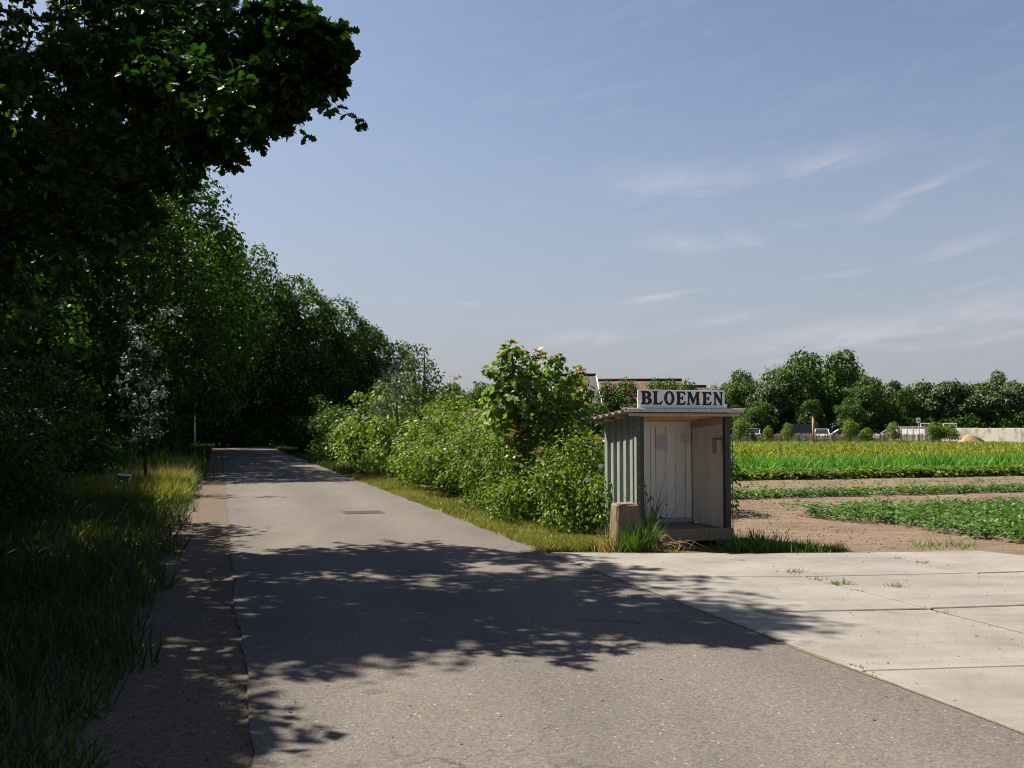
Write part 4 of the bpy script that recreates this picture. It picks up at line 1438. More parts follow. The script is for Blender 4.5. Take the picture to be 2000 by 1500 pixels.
# concrete bollard in front of the stall
bo = empty('concrete_bollard', G(1221, 1074), KA - 0.10, 'stumpy weathered concrete block standing at the left corner of the stall', 'bollard')
mb = MB()
r_ = random.Random(9)
lev = [(-0.05, 0.190, 0.18), (0.2, 0.182, 0.175), (0.42, 0.168, 0.165), (0.60, 0.154, 0.155), (0.63, 0.140, 0.14)]
ring = [(-1, -.86), (-.86, -1), (0, -1.0), (.86, -1), (1, -.86), (1, 0), (1, .86), (.86, 1), (0, 1), (-.86, 1), (-1, .86), (-1, 0)]
for (z, a, b_) in lev:
    for (u, v) in ring:
        mb.v.append((u * a + r_.uniform(-.006, .006), v * b_ + r_.uniform(-.006, .006), z + r_.uniform(-.008, .008)))
n = len(ring)
for i in range(len(lev) - 1):
    for k in range(n):
        mb.f.append((i * n + k, i * n + (k + 1) % n, (i + 1) * n + (k + 1) % n, (i + 1) * n + k))
mb.f.append(tuple((len(lev) - 1) * n + k for k in range(n)))
mb.build('block', M['bollard'], bo)
# iron loop stub on its top
MB().tube([(0.10, -0.05, 0.60), (0.11, -0.05, 0.655), (0.13, -0.05, 0.60)], 0.008, 6).build('lifting_loop', M['iron'], bo, smooth=True)

# ================================================================== WEEDS ROUND THE STALL
def tuft(name, loc, n, h, w, spread, mat, label, group=None, lean=0.35, cat='grass tuft', part='blades', var=0.45):
    root = empty(name, loc, 0, label, cat, group)
    q = np.stack([RNG.normal(0, spread, n), RNG.normal(0, spread * 0.7, n), np.full(n, -0.02)], 1)
    o = tag(blades(part, q, h, w, mat, lean, root, var), kind='stuff')
    # blades fan outwards
    return root


tuft('grass_clump', G(1240, 1077), 800, 0.36, 0.006, 0.12, M['bright_grass'], 'lush bright green grass clump between concrete block and stall', lean=0.38)
tuft('grass_clump', G(1197, 1076), 260, 0.26, 0.009, 0.13, M['dry_grass'], 'straw coloured grass clump left of the concrete block', lean=0.45)
tuft('grass_clump', G(1262, 1066), 40, 0.75, 0.014, 0.05, M['grass'], 'tall thin seeding grass standing up before the stall', lean=0.22)
tuft('grass_clump', G(1300, 1078), 45, 0.24, 0.010, 0.12, M['dry_grass'], 'sparse pale grass bending before the front beam', lean=0.7)
tuft('grass_clump', G(1475, 1073), 300, 0.24, 0.018, 0.17, M['bright_grass'], 'broad bladed grass clump in the shade at the right of the stall', lean=0.5)
tuft('grass_clump', G(1545, 1074), 420, 0.15, 0.012, 0.26, M['bright_grass'], 'grass clump in the stall shadow, right of the broad bladed one', lean=0.5)
root = empty('bramble_runner', G(1285, 1076), 0, 'bare brown bramble runners lying before the stall', 'plant')
for i in range(7):
    a = random.uniform(-0.6, 0.5)
    L = random.uniform(0.35, 0.75)
    mb = MB().tube([(random.uniform(-.2, .1), random.uniform(-.08, .12), 0.0), (0.2 * L, 0.1 * a, 0.14 * random.uniform(.5, 1.6)), (0.6 * L, 0.2 * a, 0.16 * random.uniform(.2, 1)), (L, 0.3 * a, 0.02)], [0.006, 0.006, 0.005, 0.003], 5)
    mb.build('runner', M['dry_cane'], root, smooth=True, fix=False)
root = empty('nettle_stem', G(1254, 1068), 0, 'withered upright weed stem before the corner of the stall', 'plant')
MB().tube([(0, 0, 0), (0.01, 0, 0.3), (-0.04, 0, 0.52)], [0.012, 0.010, 0.006], 6).build('stem', M['dry_cane'], root, smooth=True)
s, t = scatter(12000, 6.3, 9.0, 10.6, 13.6)
w_ = st_pts(s, t, -0.02)
pp = proj(w_)
k = (pp[:, 0] < 1680 - np.abs(pp[:, 1] - 1068) * 3) & (pp[:, 1] < 1079) & (pp[:, 1] > 1046) & (pp[:, 0] > 1425) & (t < 12.2 - 0.3 * (s - 6))
tag(blades('lawn_patch', w_[k], 0.10, 0.009, M['grass'], 0.5), 'thin grass patch on the sand right of the stall', 'grass', kind='stuff')
s, t = scatter(2600, 4.4, 7.6, 10.9, 13.2)
w_ = st_pts(s, t, -0.02)
pp = proj(w_)
k = (pp[:, 1] < 1079) & (pp[:, 0] > 1225)
tag(blades('weed_fringe', w_[k], 0.055, 0.010, M['shade_grass'], 0.6), 'low weeds under and before the stall', 'grass', kind='stuff')
s, t = scatter(700, 8.0, 10.3, 10.2, 12.6)
w_ = st_pts(s, t, -0.03)
pp = proj(w_)
k = (pp[:, 1] < 1074) & (pp[:, 1] > 1062) & (pp[:, 0] > 1770) & (pp[:, 0] < 1910)
tag(blades('track_weeds', w_[k], 0.11, 0.012, M['bright_grass'], 0.6), 'low weeds on the sand beyond the slabs at right', 'grass', kind='stuff')

# tufts in the slab joints
TF = [(1550, 1120, .07, 'widest green tuft where two slab joints cross'), (1596, 1134, .05, 'flat tuft in the long joint just below the crossing'), (1642, 1144, .08, 'upright tuft in the long joint between the slabs'),
      (1677, 1156, .04, 'low tuft in the long joint, right of the upright one'), (1751, 1149, .07, 'lone green tuft in the middle of a slab'), (1845, 1198, .04, 'small tuft past the second crossing of joints'),
      (1752, 1092, .04, 'tiny tuft on the farther long joint, left one'), (1805, 1101, .05, 'tiny tuft on the farther long joint, right one'), (1440, 1096, .04, 'small tuft in the joint near the stall'), (1522, 1126, .03, 'tiny tuft in the cross joint left of the crossing')]
for (x, y, h, lab) in TF:
    tuft('joint_tuft', G(x, y), 90, h * 1.15, 0.007, 0.05, M['grass'], lab, 'grass tufts in the slab joints', 0.8)
for (a, b, lab) in [((1648, 1297), (1690, 1309), 'moss and weeds along the slab edge, longer strip'), ((1700, 1316), (1722, 1324), 'moss and weeds along the slab edge, shorter strip')]:
    p0, p1 = G(*a), G(*b)
    n = int(260 * np.linalg.norm(p1 - p0))
    f = RNG.uniform(0, 1, n)[:, None]
    root = empty('moss_strip', (p0 + p1) / 2, 0, lab, 'moss', 'moss strips at the slab edge')
    q = p0 * (1 - f) + p1 * f + RNG.normal(0, 0.008, (n, 3)) * np.array([1, 1, 0]) - (p0 + p1) / 2
    tag(blades('blades', q, 0.022, 0.012, M['bright_grass'], 1.2, root), kind='stuff')

# sand washed along the seam between slabs and asphalt
r_ = random.Random(21)
seam_l, seam_r, w1_, w2_ = [], [], 0.0, 0.0
for t_ in np.arange(-2.5, 12.2, 0.06):
    w1_ = 0.85 * w1_ + r_.uniform(-1, 1) * 0.012
    w2_ = 0.85 * w2_ + r_.uniform(-1, 1) * 0.010
    k_ = max(0.0, math.sin(t_ * 1.3) * 0.6 + 0.4 * math.sin(t_ * 3.1 + 1))
    seam_l.append(ST(4.158 - 0.022 * k_ + w1_ * 0.35, t_))
    seam_r.append(ST(4.177, t_))
strip_sheet('sand_seam', seam_l, seam_r, M['seam'], 0.0045)

# loose stones on the gravel shoulder and crumbs on the road edge
ico_v = np.array([(0, 0, 1), (0.9, 0, 0.2), (0.2, 0.9, 0.1), (-0.8, 0.3, 0.2), (-0.3, -0.9, 0.1), (0, 0, -0.6)])
ico_f = [[0, 1, 2], [0, 2, 3], [0, 3, 4], [0, 4, 1], [5, 2, 1], [5, 3, 2], [5, 4, 3], [5, 1, 4]]
s, t = scatter(7000, -0.80, 0.26, 2.5, 30.0, 2.2)
k = (s < 0.17) | (RNG.uniform(0, 1, len(s)) < 0.15)
q = st_pts(s[k], t[k], -0.012)
n = len(q)
tag(leaf_obj('gravel', None, q, rand_unit(n), rand_unit(n), RNG.uniform(0.003, 0.008, n) * np.where(RNG.uniform(0, 1, n) < 0.06, 1.9, 1), (ico_v, ico_f), RNG.uniform(0, 1, n), M['stone']), 'loose gravel on the strip left of the road', 'gravel', kind='stuff')
s, t = scatter(1500, 4.0, 9.5, 2.0, 12.0, 1.0)
q = st_pts(s, t, 0.012)
n = len(q)
tag(leaf_obj('grit', None, q, rand_unit(n), rand_unit(n), RNG.uniform(0.002, 0.006, n), (ico_v, ico_f), RNG.uniform(0.4, 1, n), M['stone']), 'scattered grit on the concrete slabs', 'gravel', kind='stuff')
s, t = scatter(420, -0.4, 9.4, 2.5, 11.0, 1.0)
q = st_pts(s, t, np.where(s > 4.15, 0.018, 0.004))
n = len(q)
tag(leaf_obj('fallen_leaves', None, q, np.stack([RNG.normal(0, 1, n), RNG.normal(0, 1, n), RNG.normal(0, .15, n)], 1), np.tile([0.0, 0, 1], (n, 1)) + 0.3 * RNG.normal(size=(n, 3)), RNG.uniform(0.012, 0.035, n), T_DIAMOND, RNG.uniform(0, 1, n), M['dead_leaf']),
    'small fallen leaves and bits on the asphalt', 'leaves', kind='stuff')
# soil crumbs and clods on the track
s, t = scatter(3500, 5.5, 13.0, 10.0, 24.0, 1.0)
q = st_pts(s, t, -0.05)
n = len(q)
tag(leaf_obj('soil_clods', None, q, rand_unit(n), rand_unit(n), RNG.uniform(0.006, 0.020, n), (ico_v, ico_f), RNG.uniform(0.2, 0.7, n), M['soil']), 'clods and crumbs of soil on the sandy track', 'soil', kind='stuff')

# drain grating in the road
d0, d1 = G(671, 1001), G(748, 1001)
dr = empty('drain_cover', (d0 + d1) / 2 * np.array([1, 1, 0]), ROAD_ANG, 'flat grey drain grating let into the asphalt', 'drain')
w2 = np.linalg.norm(d1 - d0) / 2
fr = MB()
for lo, hi in (((-w2, -0.30, -0.01), (w2, -0.262, 0.008)), ((-w2, 0.262, -0.01), (w2, 0.30, 0.008)), ((-w2, -0.26, -0.01), (-w2 + 0.04, 0.26, 0.008)), ((w2 - 0.04, -0.26, -0.01), (w2, 0.26, 0.008))):
    fr.bevbox(lo, hi, 0.003)
fr.build('frame', M['iron'], dr)
MB().quadbox((-w2 + 0.041, -0.259, -0.008), (w2 - 0.041, 0.259, 0.0025)).build('pit', M['tyre'], dr)
nb = 14
for i in range(nb):
    x = -w2 + 0.06 + (2 * w2 - 0.12) * i / (nb - 1)
    MB().bevbox((x - 0.011, -0.257, 0.003), (x + 0.011, 0.257, 0.0075), 0.002).build('bar', M['pole_grey'] if i % 1 else M['iron'], dr)

# ================================================================== MARKER POST AND FAR LAMP
mk = empty('marker_post', G(238, 974), 0.5, 'short leaning marker post, its lit side coloured pale, in the left verge grass', 'post')
mk.rotation_euler = (0.03, 0.09, 0.5)
MB().bevbox((-0.13, -0.10, -0.05), (0.075, 0.10, 0.50), 0.012).build('body', M['marker_dark'], mk)
MB().bevbox((0.077, -0.115, -0.05), (0.125, 0.115, 0.53), 0.010).build('lit_side', M['marker_pale'], mk)  # pale colour stands for light falling on this side of the post
MB().bevbox((-0.16, -0.13, 0.532), (0.15, 0.13, 0.565), 0.010).build('cap', M['marker_pale'], mk)
MB().bevbox((-0.10, -0.104, 0.40), (-0.04, -0.101, 0.43), 0.001).build('plate', M['sign_white'], mk)

lb = ST(-1.9, 82.0)
lp = empty('street_lamp', lb, ROAD_ANG, 'slim grey street lamp at the dark end of the road', 'street lamp')
MB().tube([(0, 0, -0.1), (0, 0, 1.0), (0, 0, 5.2), (0.15, 0, 5.45), (0.9, 0, 5.55)], [0.075, 0.07, 0.05, 0.04, 0.03], 8).build('pole', M['pole_grey'], lp, smooth=True)
MB().bevbox((0.8, -0.12, 5.52), (1.5, 0.12, 5.64), 0.03).build('lamp_head', M['lamp_glass'], lp)

# ================================================================== HEDGE ON THE RIGHT
# low bramble thicket along the verge
BR = [  # s, t, rx, ry, H, label
    (6.0, 14.9, 1.05, 1.2, 1.22, 'bramble thicket right beside the stall'),
    (6.05, 17.2, 1.15, 1.5, 1.35, 'bramble thicket second from the stall'),
    (6.1, 19.9, 1.2, 1.7, 1.40, 'bramble thicket in the middle of the hedge foot'),
    (6.1, 23.0, 1.2, 1.8, 1.45, 'bramble thicket fourth from the stall, by the drain'),
    (6.1, 26.2, 1.2, 1.8, 1.55, 'bramble thicket farthest up the road, before the shaded bush'),
]
for i, (s, t, rx, ry, H, lab) in enumerate(BR):
    b = make_bush('bramble_thicket', ST(s, t), (rx, ry), H, M['bramble_leaf'], 0.074 if i < 3 else 0.09, 85, 230 if i < 3 else 170, T_OVAL, lab, 'brambles at the hedge foot', rc=0.34, stems=0, shell=0.72, noise_=0.55)
    # arching canes with leaves, and a few dead leaves
    pos, ax = [], []
    for j in range(34):
        a = random.uniform(0, 6.283)
        r0 = random.uniform(0.3, 0.9)
        p0 = np.array([math.cos(a) * rx * r0, math.sin(a) * ry * r0, H * random.uniform(0.35, 0.95)])
        d = np.array([math.cos(a), math.sin(a), random.uniform(0.2, 1.0)]) * random.uniform(0.22, 0.5)
        p1, p2 = p0 + d * 0.6 + np.array([0, 0, 0.08]), p0 + d
        MB().tube([p0, p1, p2], [0.005, 0.004, 0.002], 3, cap=False).build('cane', M['dry_cane'] if j % 3 else M['twig'], b, fix=False) if j < 14 else None
        for f in np.linspace(0.15, 1, 9):
            q = (1 - f) ** 2 * p0 + 2 * f * (1 - f) * p1 + f * f * p2
            for kk in range(2):
                pos.append(q + np.random.default_rng(i * 999 + j * 9 + kk).normal(0, 0.01, 3))
                ax.append(d + np.array([random.gauss(0, .5), random.gauss(0, .5), random.gauss(-.1, .3)]))
    pos, ax = np.array(pos), np.array(ax)
    n = len(pos)
    leaf_obj('shoot_leaves', b, pos, ax, norm(np.array([0, 0, 1.0]) + 0.7 * rand_unit(n)), RNG.uniform(0.05, 0.085, n), T_OVAL, RNG.uniform(0.3, 1, n), M['bramble_leaf'])
    m_ = 220
    d = rand_unit(m_)
    d[:, 2] = np.abs(d[:, 2]) * 0.7
    leaf_obj('withered_leaves', b, d * np.array([rx, ry, H]) * RNG.uniform(0.75, 1.0, (m_, 1)), rand_unit(m_), rand_unit(m_), RNG.uniform(0.03, 0.07, m_), T_OVAL, RNG.uniform(0, 1, m_), M['dead_leaf'])

# white bindweed flowers in the brambles
FL = [(985, 892, 17.6), (1000, 894, 17.5), (1147, 937, 14.4), (854, 873, 21.5), (868, 878, 21.0), (1045, 927, 16.0), (1172, 910, 14.2)]
FW = ['left of the pair on top of the brambles', 'right of the pair on top of the brambles', 'nearest the stall, low in the brambles', 'left of the far pair up the hedge', 'right of the far pair up the hedge', 'alone in the middle of the thicket', 'highest, close by the stall']
for (x, y, D), lab in zip(FL, FW):
    f = empty('bindweed_flower', P(x, y, D - 0.35), random.uniform(0, 3), 'white bindweed flower ' + lab, 'flower', 'white bindweed flowers')
    mb = MB()
    k = 10
    mb.v.append((0, 0, 0))
    for ring_, (rr_, dz) in enumerate(((0.012, -0.03), (0.035, -0.05))):
        for i in range(k):
            a = 6.2832 * i / k
            mb.v.append((rr_ * math.cos(a), dz, rr_ * math.sin(a)))
    for i in range(k):
        j = (i + 1) % k
        mb.f += [(0, 1 + i, 1 + j), (1 + i, 1 + k + i, 1 + k + j, 1 + j)]
    mb.build('petals', M['petal'], f, smooth=True)
    MB().tube([(0, 0, 0), (0, 0.04, -0.02)], [0.006, 0.003], 5).build('calyx', M['bramble_leaf'], f)

HB = [  # px, py of crown top, D, rx, ry, base height, mat, leaf, T, label
    ('shrub', ST(7.3, 25.5), (1.6, 2.0), 2.35, 'shrub_leaf', 0.095, T_OVAL, 'yellow green shrub rising behind the brambles, left of the sapling'),
    ('shrub', ST(7.5, 21.5), (1.5, 1.6), 2.15, 'shrub_leaf', 0.095, T_MAPLE, 'shrub behind the brambles, close left of the tall maple sapling'),
    ('shrub', ST(7.0, 29.5), (1.4, 2.0), 2.7, 'shrub_leaf', 0.10, T_OVAL, 'shrub behind the farthest bramble, under the slender tree'),
    ('shrub', ST(8.6, 17.8), (1.2, 1.3), 1.75, 'belt_leaf', 0.10, T_OVAL, 'dark shrub between the maple sapling and the stall'),
    ('shrub', ST(6.4, 29.8), (1.2, 1.8), 1.9, 'shrub_leaf', 0.11, T_TRI, 'low shrub closing the gap between farthest bramble and rounded bush'),
    ('shrub', ST(8.2, 38.0), (1.8, 2.4), 3.1, 'shrub_leaf', 0.14, T_TRI, 'shrub filling the hedge behind the rounded bush'),
    ('shrub', ST(6.5, 46.0), (1.5, 2.6), 3.2, 'shrub_leaf', 0.15, T_TRI, 'leafy shrub between the sunlit bush and the far end of the hedge'),
    ('shrub', ST(6.6, 34.5), (1.7, 2.4), 3.05, 'shrub_leaf', 0.13, T_OVAL, 'rounded bush by the road, its near flank in shade'),
    ('shrub', ST(6.5, 40.5), (1.6, 2.6), 3.35, 'shrub_leaf', 0.14, T_TRI, 'sunlit rounded bush farther up the road'),
    ('shrub', ST(6.4, 51.0), (1.6, 4.0), 3.4, 'belt_leaf', 0.17, T_OVAL, 'dark bush at the far end of the right hedge'),
    ('shrub', ST(9.5, 45.0), (2.2, 3.5), 3.4, 'belt_leaf', 0.17, T_OVAL, 'dull green bush behind the sunlit rounded one'),
    ('shrub', ST(6.6, 63.0), (1.8, 5.0), 3.6, 'wood_leaf', 0.22, T_OVAL, 'shaded bush at the right of the bend'),
]
for (nm, loc, rad, H, mt, lf, T, lab) in HB:
    make_bush('hedge_shrub', loc, rad, H, M[mt], lf, 105, 120, T, lab, 'shrubs of the right hedge', rc=0.42 if rad[1] < 3 else 0.6, stems=5)

# pale willow and slender tree above the hedge
def thin_tree(name, loc, clumps, leaf, per, T, mat, label, r0=0.05, limbs=14, group=None):
    root = empty(name, loc, 0, label, 'tree', group)
    C = np.array(clumps)
    C[:, :3] -= np.array(loc)
    p, a, nr, sz, rn = clump_leaves(C[:, :3], C[:, 3], per, leaf, up=0.35, rand=0.9)
    leaf_obj('crown', root, p, a, nr, sz, T, rn, mat)
    top = C[np.argmax(C[:, 2]), :3]
    wood_tubes((0, 0, -0.1), tuple(top * np.array([0.9, 0.9, 0.97])), r0, C[:, :3], limbs, name, root, M['twig'])
    return root


def cl_(lst, D, j=0.5):
    return [np.append(P(x, y, D + random.uniform(-j, j)), r) for (x, y, r) in lst]


thin_tree('slender_tree', (P(818, 800, 32)[0], 32.0, 0.0), cl_([(820, 682, .28), (815, 700, .36), (832, 715, .34), (800, 712, .32), (845, 735, .36), (812, 735, .48), (790, 745, .4), (840, 760, .44), (815, 770, .5), (855, 775, .36), (795, 780, .5), (830, 800, .5)], 32.0), 0.11, 120, T_OVAL, M['pale_leaf'],
          'slender pale tree standing up out of the hedge, left of the maple sapling')
thin_tree('grey_willow', (P(772, 800, 34)[0], 34.0, 0.0), cl_([(780, 718, .35), (765, 735, .42), (800, 738, .42), (752, 752, .42), (782, 755, .5), (745, 775, .5), (775, 780, .55), (805, 770, .45), (760, 800, .55), (790, 805, .5), (740, 800, .45)], 34.0), 0.10, 170, T_LONG, M['silver_leaf'],
          'greyish willow bush in the hedge, below and left of the slender tree')

# tall maple sapling with reddish young tips
ms_loc = np.array([0.42, 18.75, 0.0])
ms = empty('maple_sapling', ms_loc, 0, 'tall maple sapling with reddish young shoots, left of the stall', 'tree')
MS = [(1000, 690, .20), (985, 705, .2), (1018, 700, .2), (1050, 712, .2), (1010, 725, .28), (985, 735, .28), (1040, 735, .26), (960, 728, .16), (1082, 722, .2), (1085, 705, .15), (1070, 745, .28), (1030, 755, .34), (1000, 760, .34), (970, 765, .28),
      (1100, 755, .24), (1125, 735, .18), (1135, 745, .16), (1090, 775, .32), (1055, 780, .38), (1015, 790, .38), (985, 800, .36), (1120, 785, .3), (1130, 810, .3), (1085, 810, .38), (1045, 820, .4), (1005, 830, .38), (1110, 840, .32), (970, 825, .3), (1070, 850, .38), (1030, 860, .36), (1145, 770, .18)]
C = np.array([np.append(P(x, y, 18.6 + random.uniform(-.55, .55)), r) for (x, y, r) in MS])
C[:, :3] -= np.array(ms_loc)
p, a, nr, sz, rn = clump_leaves(C[:, :3], C[:, 3], 56, 0.135, up=0.75, rand=0.6, droop=0.55, cull=0.3)
leaf_obj('crown', ms, p, a, nr, sz, T_MAPLE, rn, M['maple_leaf'])
tips = [(1000, 664), (985, 672), (1010, 676), (1018, 684), (978, 690), (1052, 682), (1060, 690), (1046, 694), (1090, 692), (1083, 698), (1096, 702), (955, 722), (962, 728), (1128, 716), (1138, 720), (1120, 722), (1140, 738), (1035, 735), (1110, 728)]
pos, ax, nn_ = [], [], []
for (x, y) in tips:
    c = P(x, y + 6, 18.5 + random.uniform(-.4, .4)) - np.array(ms_loc)
    for j in range(11):
        ang = random.uniform(0, 6.283)
        pos.append(c + np.array([random.gauss(0, .035), random.gauss(0, .035), random.uniform(-.06, .05)]))
        ax.append((math.cos(ang), math.sin(ang), random.uniform(-.1, .9)))
        nn_.append((random.gauss(0, .4), random.gauss(0, .4), 1))
n = len(pos)
leaf_obj('young_leaves', ms, np.array(pos), np.array(ax, float), np.array(nn_, float), RNG.uniform(0.07, 0.125, n), T_MAPLE, RNG.uniform(0, 1, n), M['red_leaf'])
wood_tubes((0, 0, -0.1), tuple(C[0, :3]), 0.05, C[:, :3], 22, 'maple', ms, M['twig'])
# a few reddish shoots over the low shrubs
pos, ax = [], []
sh = empty('maple_shoots', ST(7.2, 24.0), 0, 'small maple shoots with orange tips poking out of the hedge', 'plant')
for (x, y, D) in [(888, 735, 24), (930, 745, 23.5), (905, 760, 23), (880, 770, 22.5), (950, 780, 22), (1000, 835, 17.5), (840, 790, 24.5), (1160, 845, 15.2), (1050, 868, 16), (925, 800, 21.5)]:
    c = P(x, y, D) - np.array(sh.location)
    MB().tube([c - np.array([0.05, 0.05, 0.5]), c], [0.008, 0.003], 4).build('stem', M['twig'], sh, fix=False)
    for j in range(9):
        ang = random.uniform(0, 6.283)
        pos.append(c + np.array([random.gauss(0, .06), random.gauss(0, .06), random.uniform(-.22, .03)]))
        ax.append((math.cos(ang), math.sin(ang), random.uniform(-.2, .7)))
n = len(pos)
leaf_obj('leaves', sh, np.array(pos), np.array(ax), norm(np.array([0, 0, 1.0]) + 0.6 * rand_unit(n)), RNG.uniform(0.08, 0.13, n), T_MAPLE, RNG.uniform(0, 1, n), M['red_leaf'])

# ================================================================== FIELD
def crop(name, n, s0, s1, t0, t1, kind, hgt, size, mat, label, power=1.0, row=0.0, keep=None, jitter=0.1, leaves=8):
    s, t = scatter(n, s0, s1, t0, t1, power)
    if row:
        t = t0 + np.round((t - t0) / row) * row + RNG.normal(0, jitter, n)
    if keep is not None:
        k = keep(s, t)
        s, t = s[k], t[k]
    w = st_pts(s, t, -0.04)
    q = proj(w)
    k = (q[:, 0] > 950) & (q[:, 0] < 2350) & (q[:, 2] > 1)
    w = w[k]
    if kind == 'blade':
        m = 4
        pts = np.repeat(w, m, 0) + RNG.normal(0, 0.05, (len(w) * m, 3)) * np.array([1, 1, 0])
        o = blades(name, pts, hgt, size, mat, 0.75 if 'yellow' in name else 0.34)
    else:
        m = leaves
        pts = np.repeat(w, m, 0)
        a = RNG.uniform(0, 6.283, len(pts))
        rr_ = RNG.uniform(0.0, 1.0, len(pts)) ** 0.5 * hgt * 0.55
        pts = pts + np.stack([np.cos(a) * rr_, np.sin(a) * rr_, hgt * RNG.uniform(0.15, 1.0, len(pts)) * (1 - 0.45 * (rr_ / (hgt * 0.55)) ** 2)], 1)
        nn2 = len(pts)
        ax = np.stack([np.cos(a), np.sin(a), RNG.normal(0.1, 0.35, nn2)], 1)
        o = leaf_obj(name, None, pts, ax, norm(np.array([0, 0, 1.0]) + 0.55 * rand_unit(nn2)), size * RNG.uniform(0.7, 1.3, nn2), T_OVAL, np.repeat(RNG.uniform(0.1, 0.7, len(w)), m) + RNG.uniform(0, 0.3, nn2), mat)
    return tag(o, label, 'crop', kind='stuff')


edge11 = lambda s, t: s > 10.75 + 0.10 * np.maximum(0, 17 - t) + 0.35 * np.sin(t * 1.9) * 0.5
crop('leafy_crop', 3400, 10.4, 22.0, 10.2, 16.8, 'leaf', 0.25, 0.085, M['crop_dark'], 'dense dark green leafy crop bed, nearest in the field', 1.0, 0.42, edge11, 0.09, 11)
crop('leafy_crop', 300, 10.6, 26.0, 17.6, 18.8, 'leaf', 0.12, 0.06, M['crop_dark'], 'thin sprouting row behind the nearest crop bed', 1.0, 0.7, edge11, 0.06, 7)
crop('leafy_crop', 1300, 10.8, 30.0, 20.7, 21.4, 'leaf', 0.20, 0.085, M['crop_dark'], 'narrow dark green crop row between bare sand strips', 1.0, 0.4, edge11, 0.08, 9)
crop('leafy_crop', 600, 11.0, 34.0, 22.6, 26.2, 'leaf', 0.12, 0.06, M['crop_dark'], 'sparse seedlings in rows on the bare sand', 1.0, 1.15, edge11, 0.08, 6)
crop('leafy_crop', 2600, 11.5, 44.0, 27.8, 29.2, 'leaf', 0.36, 0.15, M['crop_mid'], 'mid green leafy crop strip before the tall blades', 1.0, 0.0, None, 0.1, 8)
crop('blade_crop', 5000, 12.0, 50.0, 29.6, 33.4, 'blade', 0.52, 0.045, M['crop_bright'], 'bright green strip of tall upright blades')
crop('yellow_crop', 15000, 14.0, 100.0, 33.8, 98.0, 'blade', 0.26, 0.085, M['crop_yellow'], 'yellow green crop filling the far field', 1.5)
crop('weed_seedlings', 500, 7.5, 12.0, 11.5, 24.0, 'leaf', 0.05, 0.03, M['crop_dark'], 'stray seedlings on the sandy track', 1.0, 0.0, lambda s, t: patchy(s, t, 0.9), 0.1, 5)
fm = sheet('field_margin', [ST(11.5, 33.6), ST(140, 33.6), ST(140, 125), ST(-2, 125), ST(8, 96), ST(10.2, 60)], -0.030, M['turf'])

# ================================================================== FAR SIDE OF THE FIELD
def DX(px, D):
    return (px - 1000.0) / F_PX * D


# fence of upright laths
FD = 108.0
fence = empty('lath_fence', (DX(1600, FD), FD, 0), 0, 'long grey fence of upright laths at the far field edge', 'fence')
x0, x1 = DX(1425, FD) - fence.location.x, DX(1838, FD) - fence.location.x
for x in np.arange(x0, x1, 1.9):
    MB().tube([(x, 0, -0.1), (x + random.uniform(-.03, .03), 0, 1.02 + random.uniform(-.08, .1))], [0.05, 0.045], 6).build('post', M['lath'], fence)
lm = MB()
x = x0
while x < x1:
    h_ = 0.93 + random.uniform(-0.09, 0.09)
    lm.tube([(x, -0.05, 0.03), (x + random.uniform(-.02, .02), -0.05, h_)], 0.036, 4, cap=False)
    x += random.uniform(0.085, 0.115)
o = lm.build('laths', M['lath'], fence, fix=False)
o['kind'] = 'stuff'
for z in (0.25, 0.65):
    MB().tube([(x0, -0.07, z), (x1, -0.07, z)], 0.012, 4).build('wire', M['pole_grey'], fence)

# young trees along the fence
protoS = make_tree('young_tree', (DX(1446, 105), 105, 0), 2.7, 1.25, M['shrub_leaf'], 0.16, 50, 70, T_OVAL, low=0.05, rc=0.42, limbs=4, taper=0.5,
                   label='bushy young tree close right of the stall, far at the fence', group='young trees along the far fence')
YT = [(1497, 1.9, 0.8, 'second young tree from the stall along the fence'), (1541, 2.2, 0.85, 'third young tree along the fence, left of the wooden pole'), (1655, 2.6, 0.9, 'young tree right of the wooden pole along the fence'),
      (1690, 1.7, 1.1, 'low spreading young tree, second right of the wooden pole'), (1739, 2.3, 0.9, 'bright round young tree left of the white container'), (1818, 2.3, 0.8, 'young tree at the right end of the white container'),
      (1858, 2.0, 1.4, 'wide dark young tree before the concrete wall'), (1840, 1.9, 1.0, 'small young tree left of the wide one at the wall'), (1470, 1.3, 0.7, 'lowest young tree near the stall at the fence')]
for (px, H, wd, lab) in YT:
    place_copy(protoS, (DX(px, 104.5 + random.uniform(-1, 1)), 104.5, 0), random.uniform(0, 6), (wd * H / 2.7, wd * H / 2.7, H / 2.7), lab, 'young trees along the far fence')

# wooden pole with lamp
pl = empty('lamp_pole', (DX(1588, 103), 103, 0), 0, 'bare wooden pole with a small dark lamp at the field edge', 'pole')
MB().tube([(0, 0, -0.2), (0, 0, 2.9)], [0.16, 0.13], 10).build('pole', M['pole_wood'], pl, smooth=True)
MB().tube([(0, 0, 2.85), (-0.1, 0, 3.1)], 0.03, 6).build('bracket', M['pole_grey'], pl)
b = MB().bevbox((-0.28, -0.22, -0.035), (0.28, 0.22, 0.035), 0.01).build('lamp_head', M['marker_dark'], pl)
b.location = (-0.16, 0, 3.12)
b.rotation_euler = (0, 0.5, 0)

